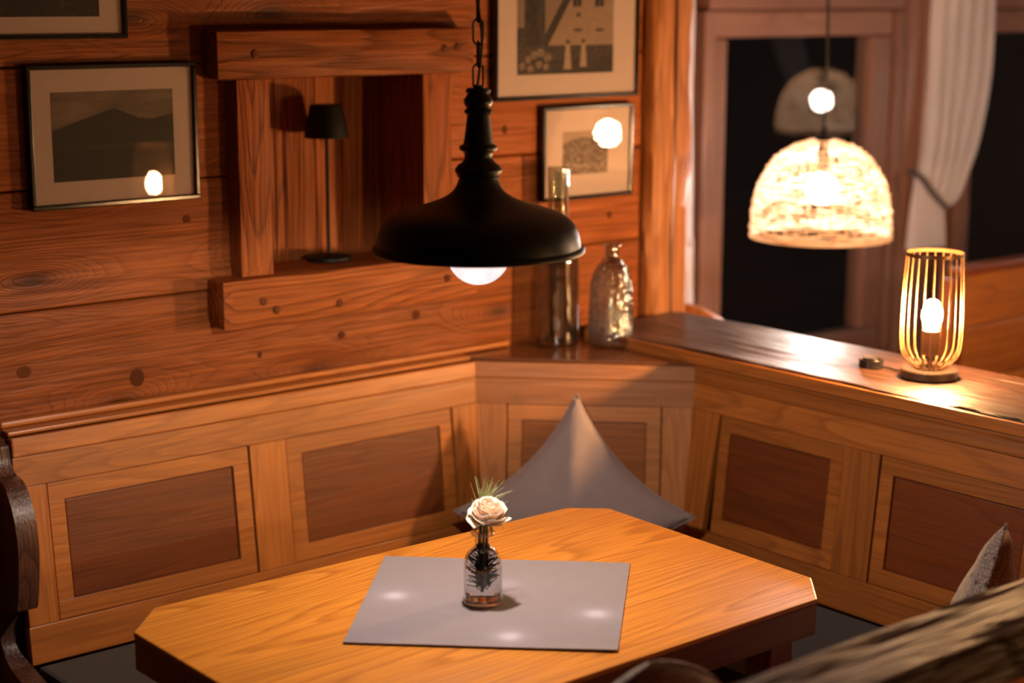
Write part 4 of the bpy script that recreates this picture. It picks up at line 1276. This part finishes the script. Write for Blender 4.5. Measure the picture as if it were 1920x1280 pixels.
# ================================================================== NEXT ROOM FURNITURE
nb = empty('wooden_bench', (5.2, 3.17, 0), label='lamp-lit wooden bench back in the next room right of the cage lamp', cat='bench')
for (za, zb) in ((0.44, 0.615), (0.619, 0.79), (0.794, 0.955)):
    box('back_board', (-0.74, -0.02, za), (0.9, 0.012, zb), W_bench('x'), nb, 0.004)
box('cap_rail', (-0.76, -0.035, 0.957), (0.92, 0.028, 0.985), W_panel('x'), nb, 0.006)
box('end_post', (-0.80, -0.03, 0.0), (-0.742, 0.022, 0.955), W_panel('z'), nb, 0.006)
box('end_post', (0.902, -0.03, 0.0), (0.96, 0.022, 0.955), W_panel('z'), nb, 0.006)
box('seat_board', (-0.74, 0.013, 0.40), (0.9, 0.40, 0.438), W_panel('x'), nb, 0.006)
box('seat_front', (-0.72, 0.34, 0.0), (0.88, 0.36, 0.399), W_panel('x'), nb, 0.004)
t2 = empty('dining_table', (4.05, 3.36, 0), label='wooden table under the wicker lamp in the next room', cat='table')
tw = [(-0.22, -0.26), (0.22, -0.26), (0.26, -0.22), (0.26, 0.22), (0.22, 0.26), (-0.22, 0.26), (-0.26, 0.22), (-0.26, -0.22)]
t2.location = (4.02, 3.34, 0)
bm_obj('tabletop', prism_bm(tw, 0.655, 0.69, 0.004), W_table('x'), t2, smooth=False)
for sx in (-1, 1):
    for sy in (-1, 1):
        bm_obj('leg', box_bm(0.05, 0.05, 0.654, 0.004), W_panel('z'), t2, (sx * 0.2, sy * 0.2, 0.327), smooth=False)
ch = empty('wooden_chair', (3.60, 3.46, 0), radians(15), label='brown wooden chair with a rounded back just behind the ledge', cat='chair')
bp = smooth_prof([(-0.19, 0.62), (-0.205, 0.80), (-0.17, 0.895), (-0.08, 0.945), (0.0, 0.955), (0.08, 0.945), (0.17, 0.895), (0.205, 0.80), (0.19, 0.62)], 5)
bm = prism_bm(bp, -0.012, 0.012, 0.003)
ch.location = (3.60, 3.42, 0)
bm_obj('backrest', bm, W_bench('y'), ch, mw=Matrix(((0, 0, 1, -0.16), (1, 0, 0, 0), (0, 1, 0, 0), (0, 0, 0, 1))))
box('seat', (-0.18, -0.19, 0.43), (0.19, 0.19, 0.455), W_bench('x'), ch, 0.008)
for sx in (-0.155, 0.155):
    for sy in (-0.155, 0.155):
        box('leg', (sx - 0.017, sy - 0.017, 0.0), (sx + 0.017, sy + 0.017, 0.429), W_bench('z'), ch, 0.003)
for sy in (-0.12, 0.12):
    box('back_post', (-0.172, sy - 0.018, 0.456), (-0.15, sy + 0.018, 0.66), W_bench('z'), ch, 0.003)
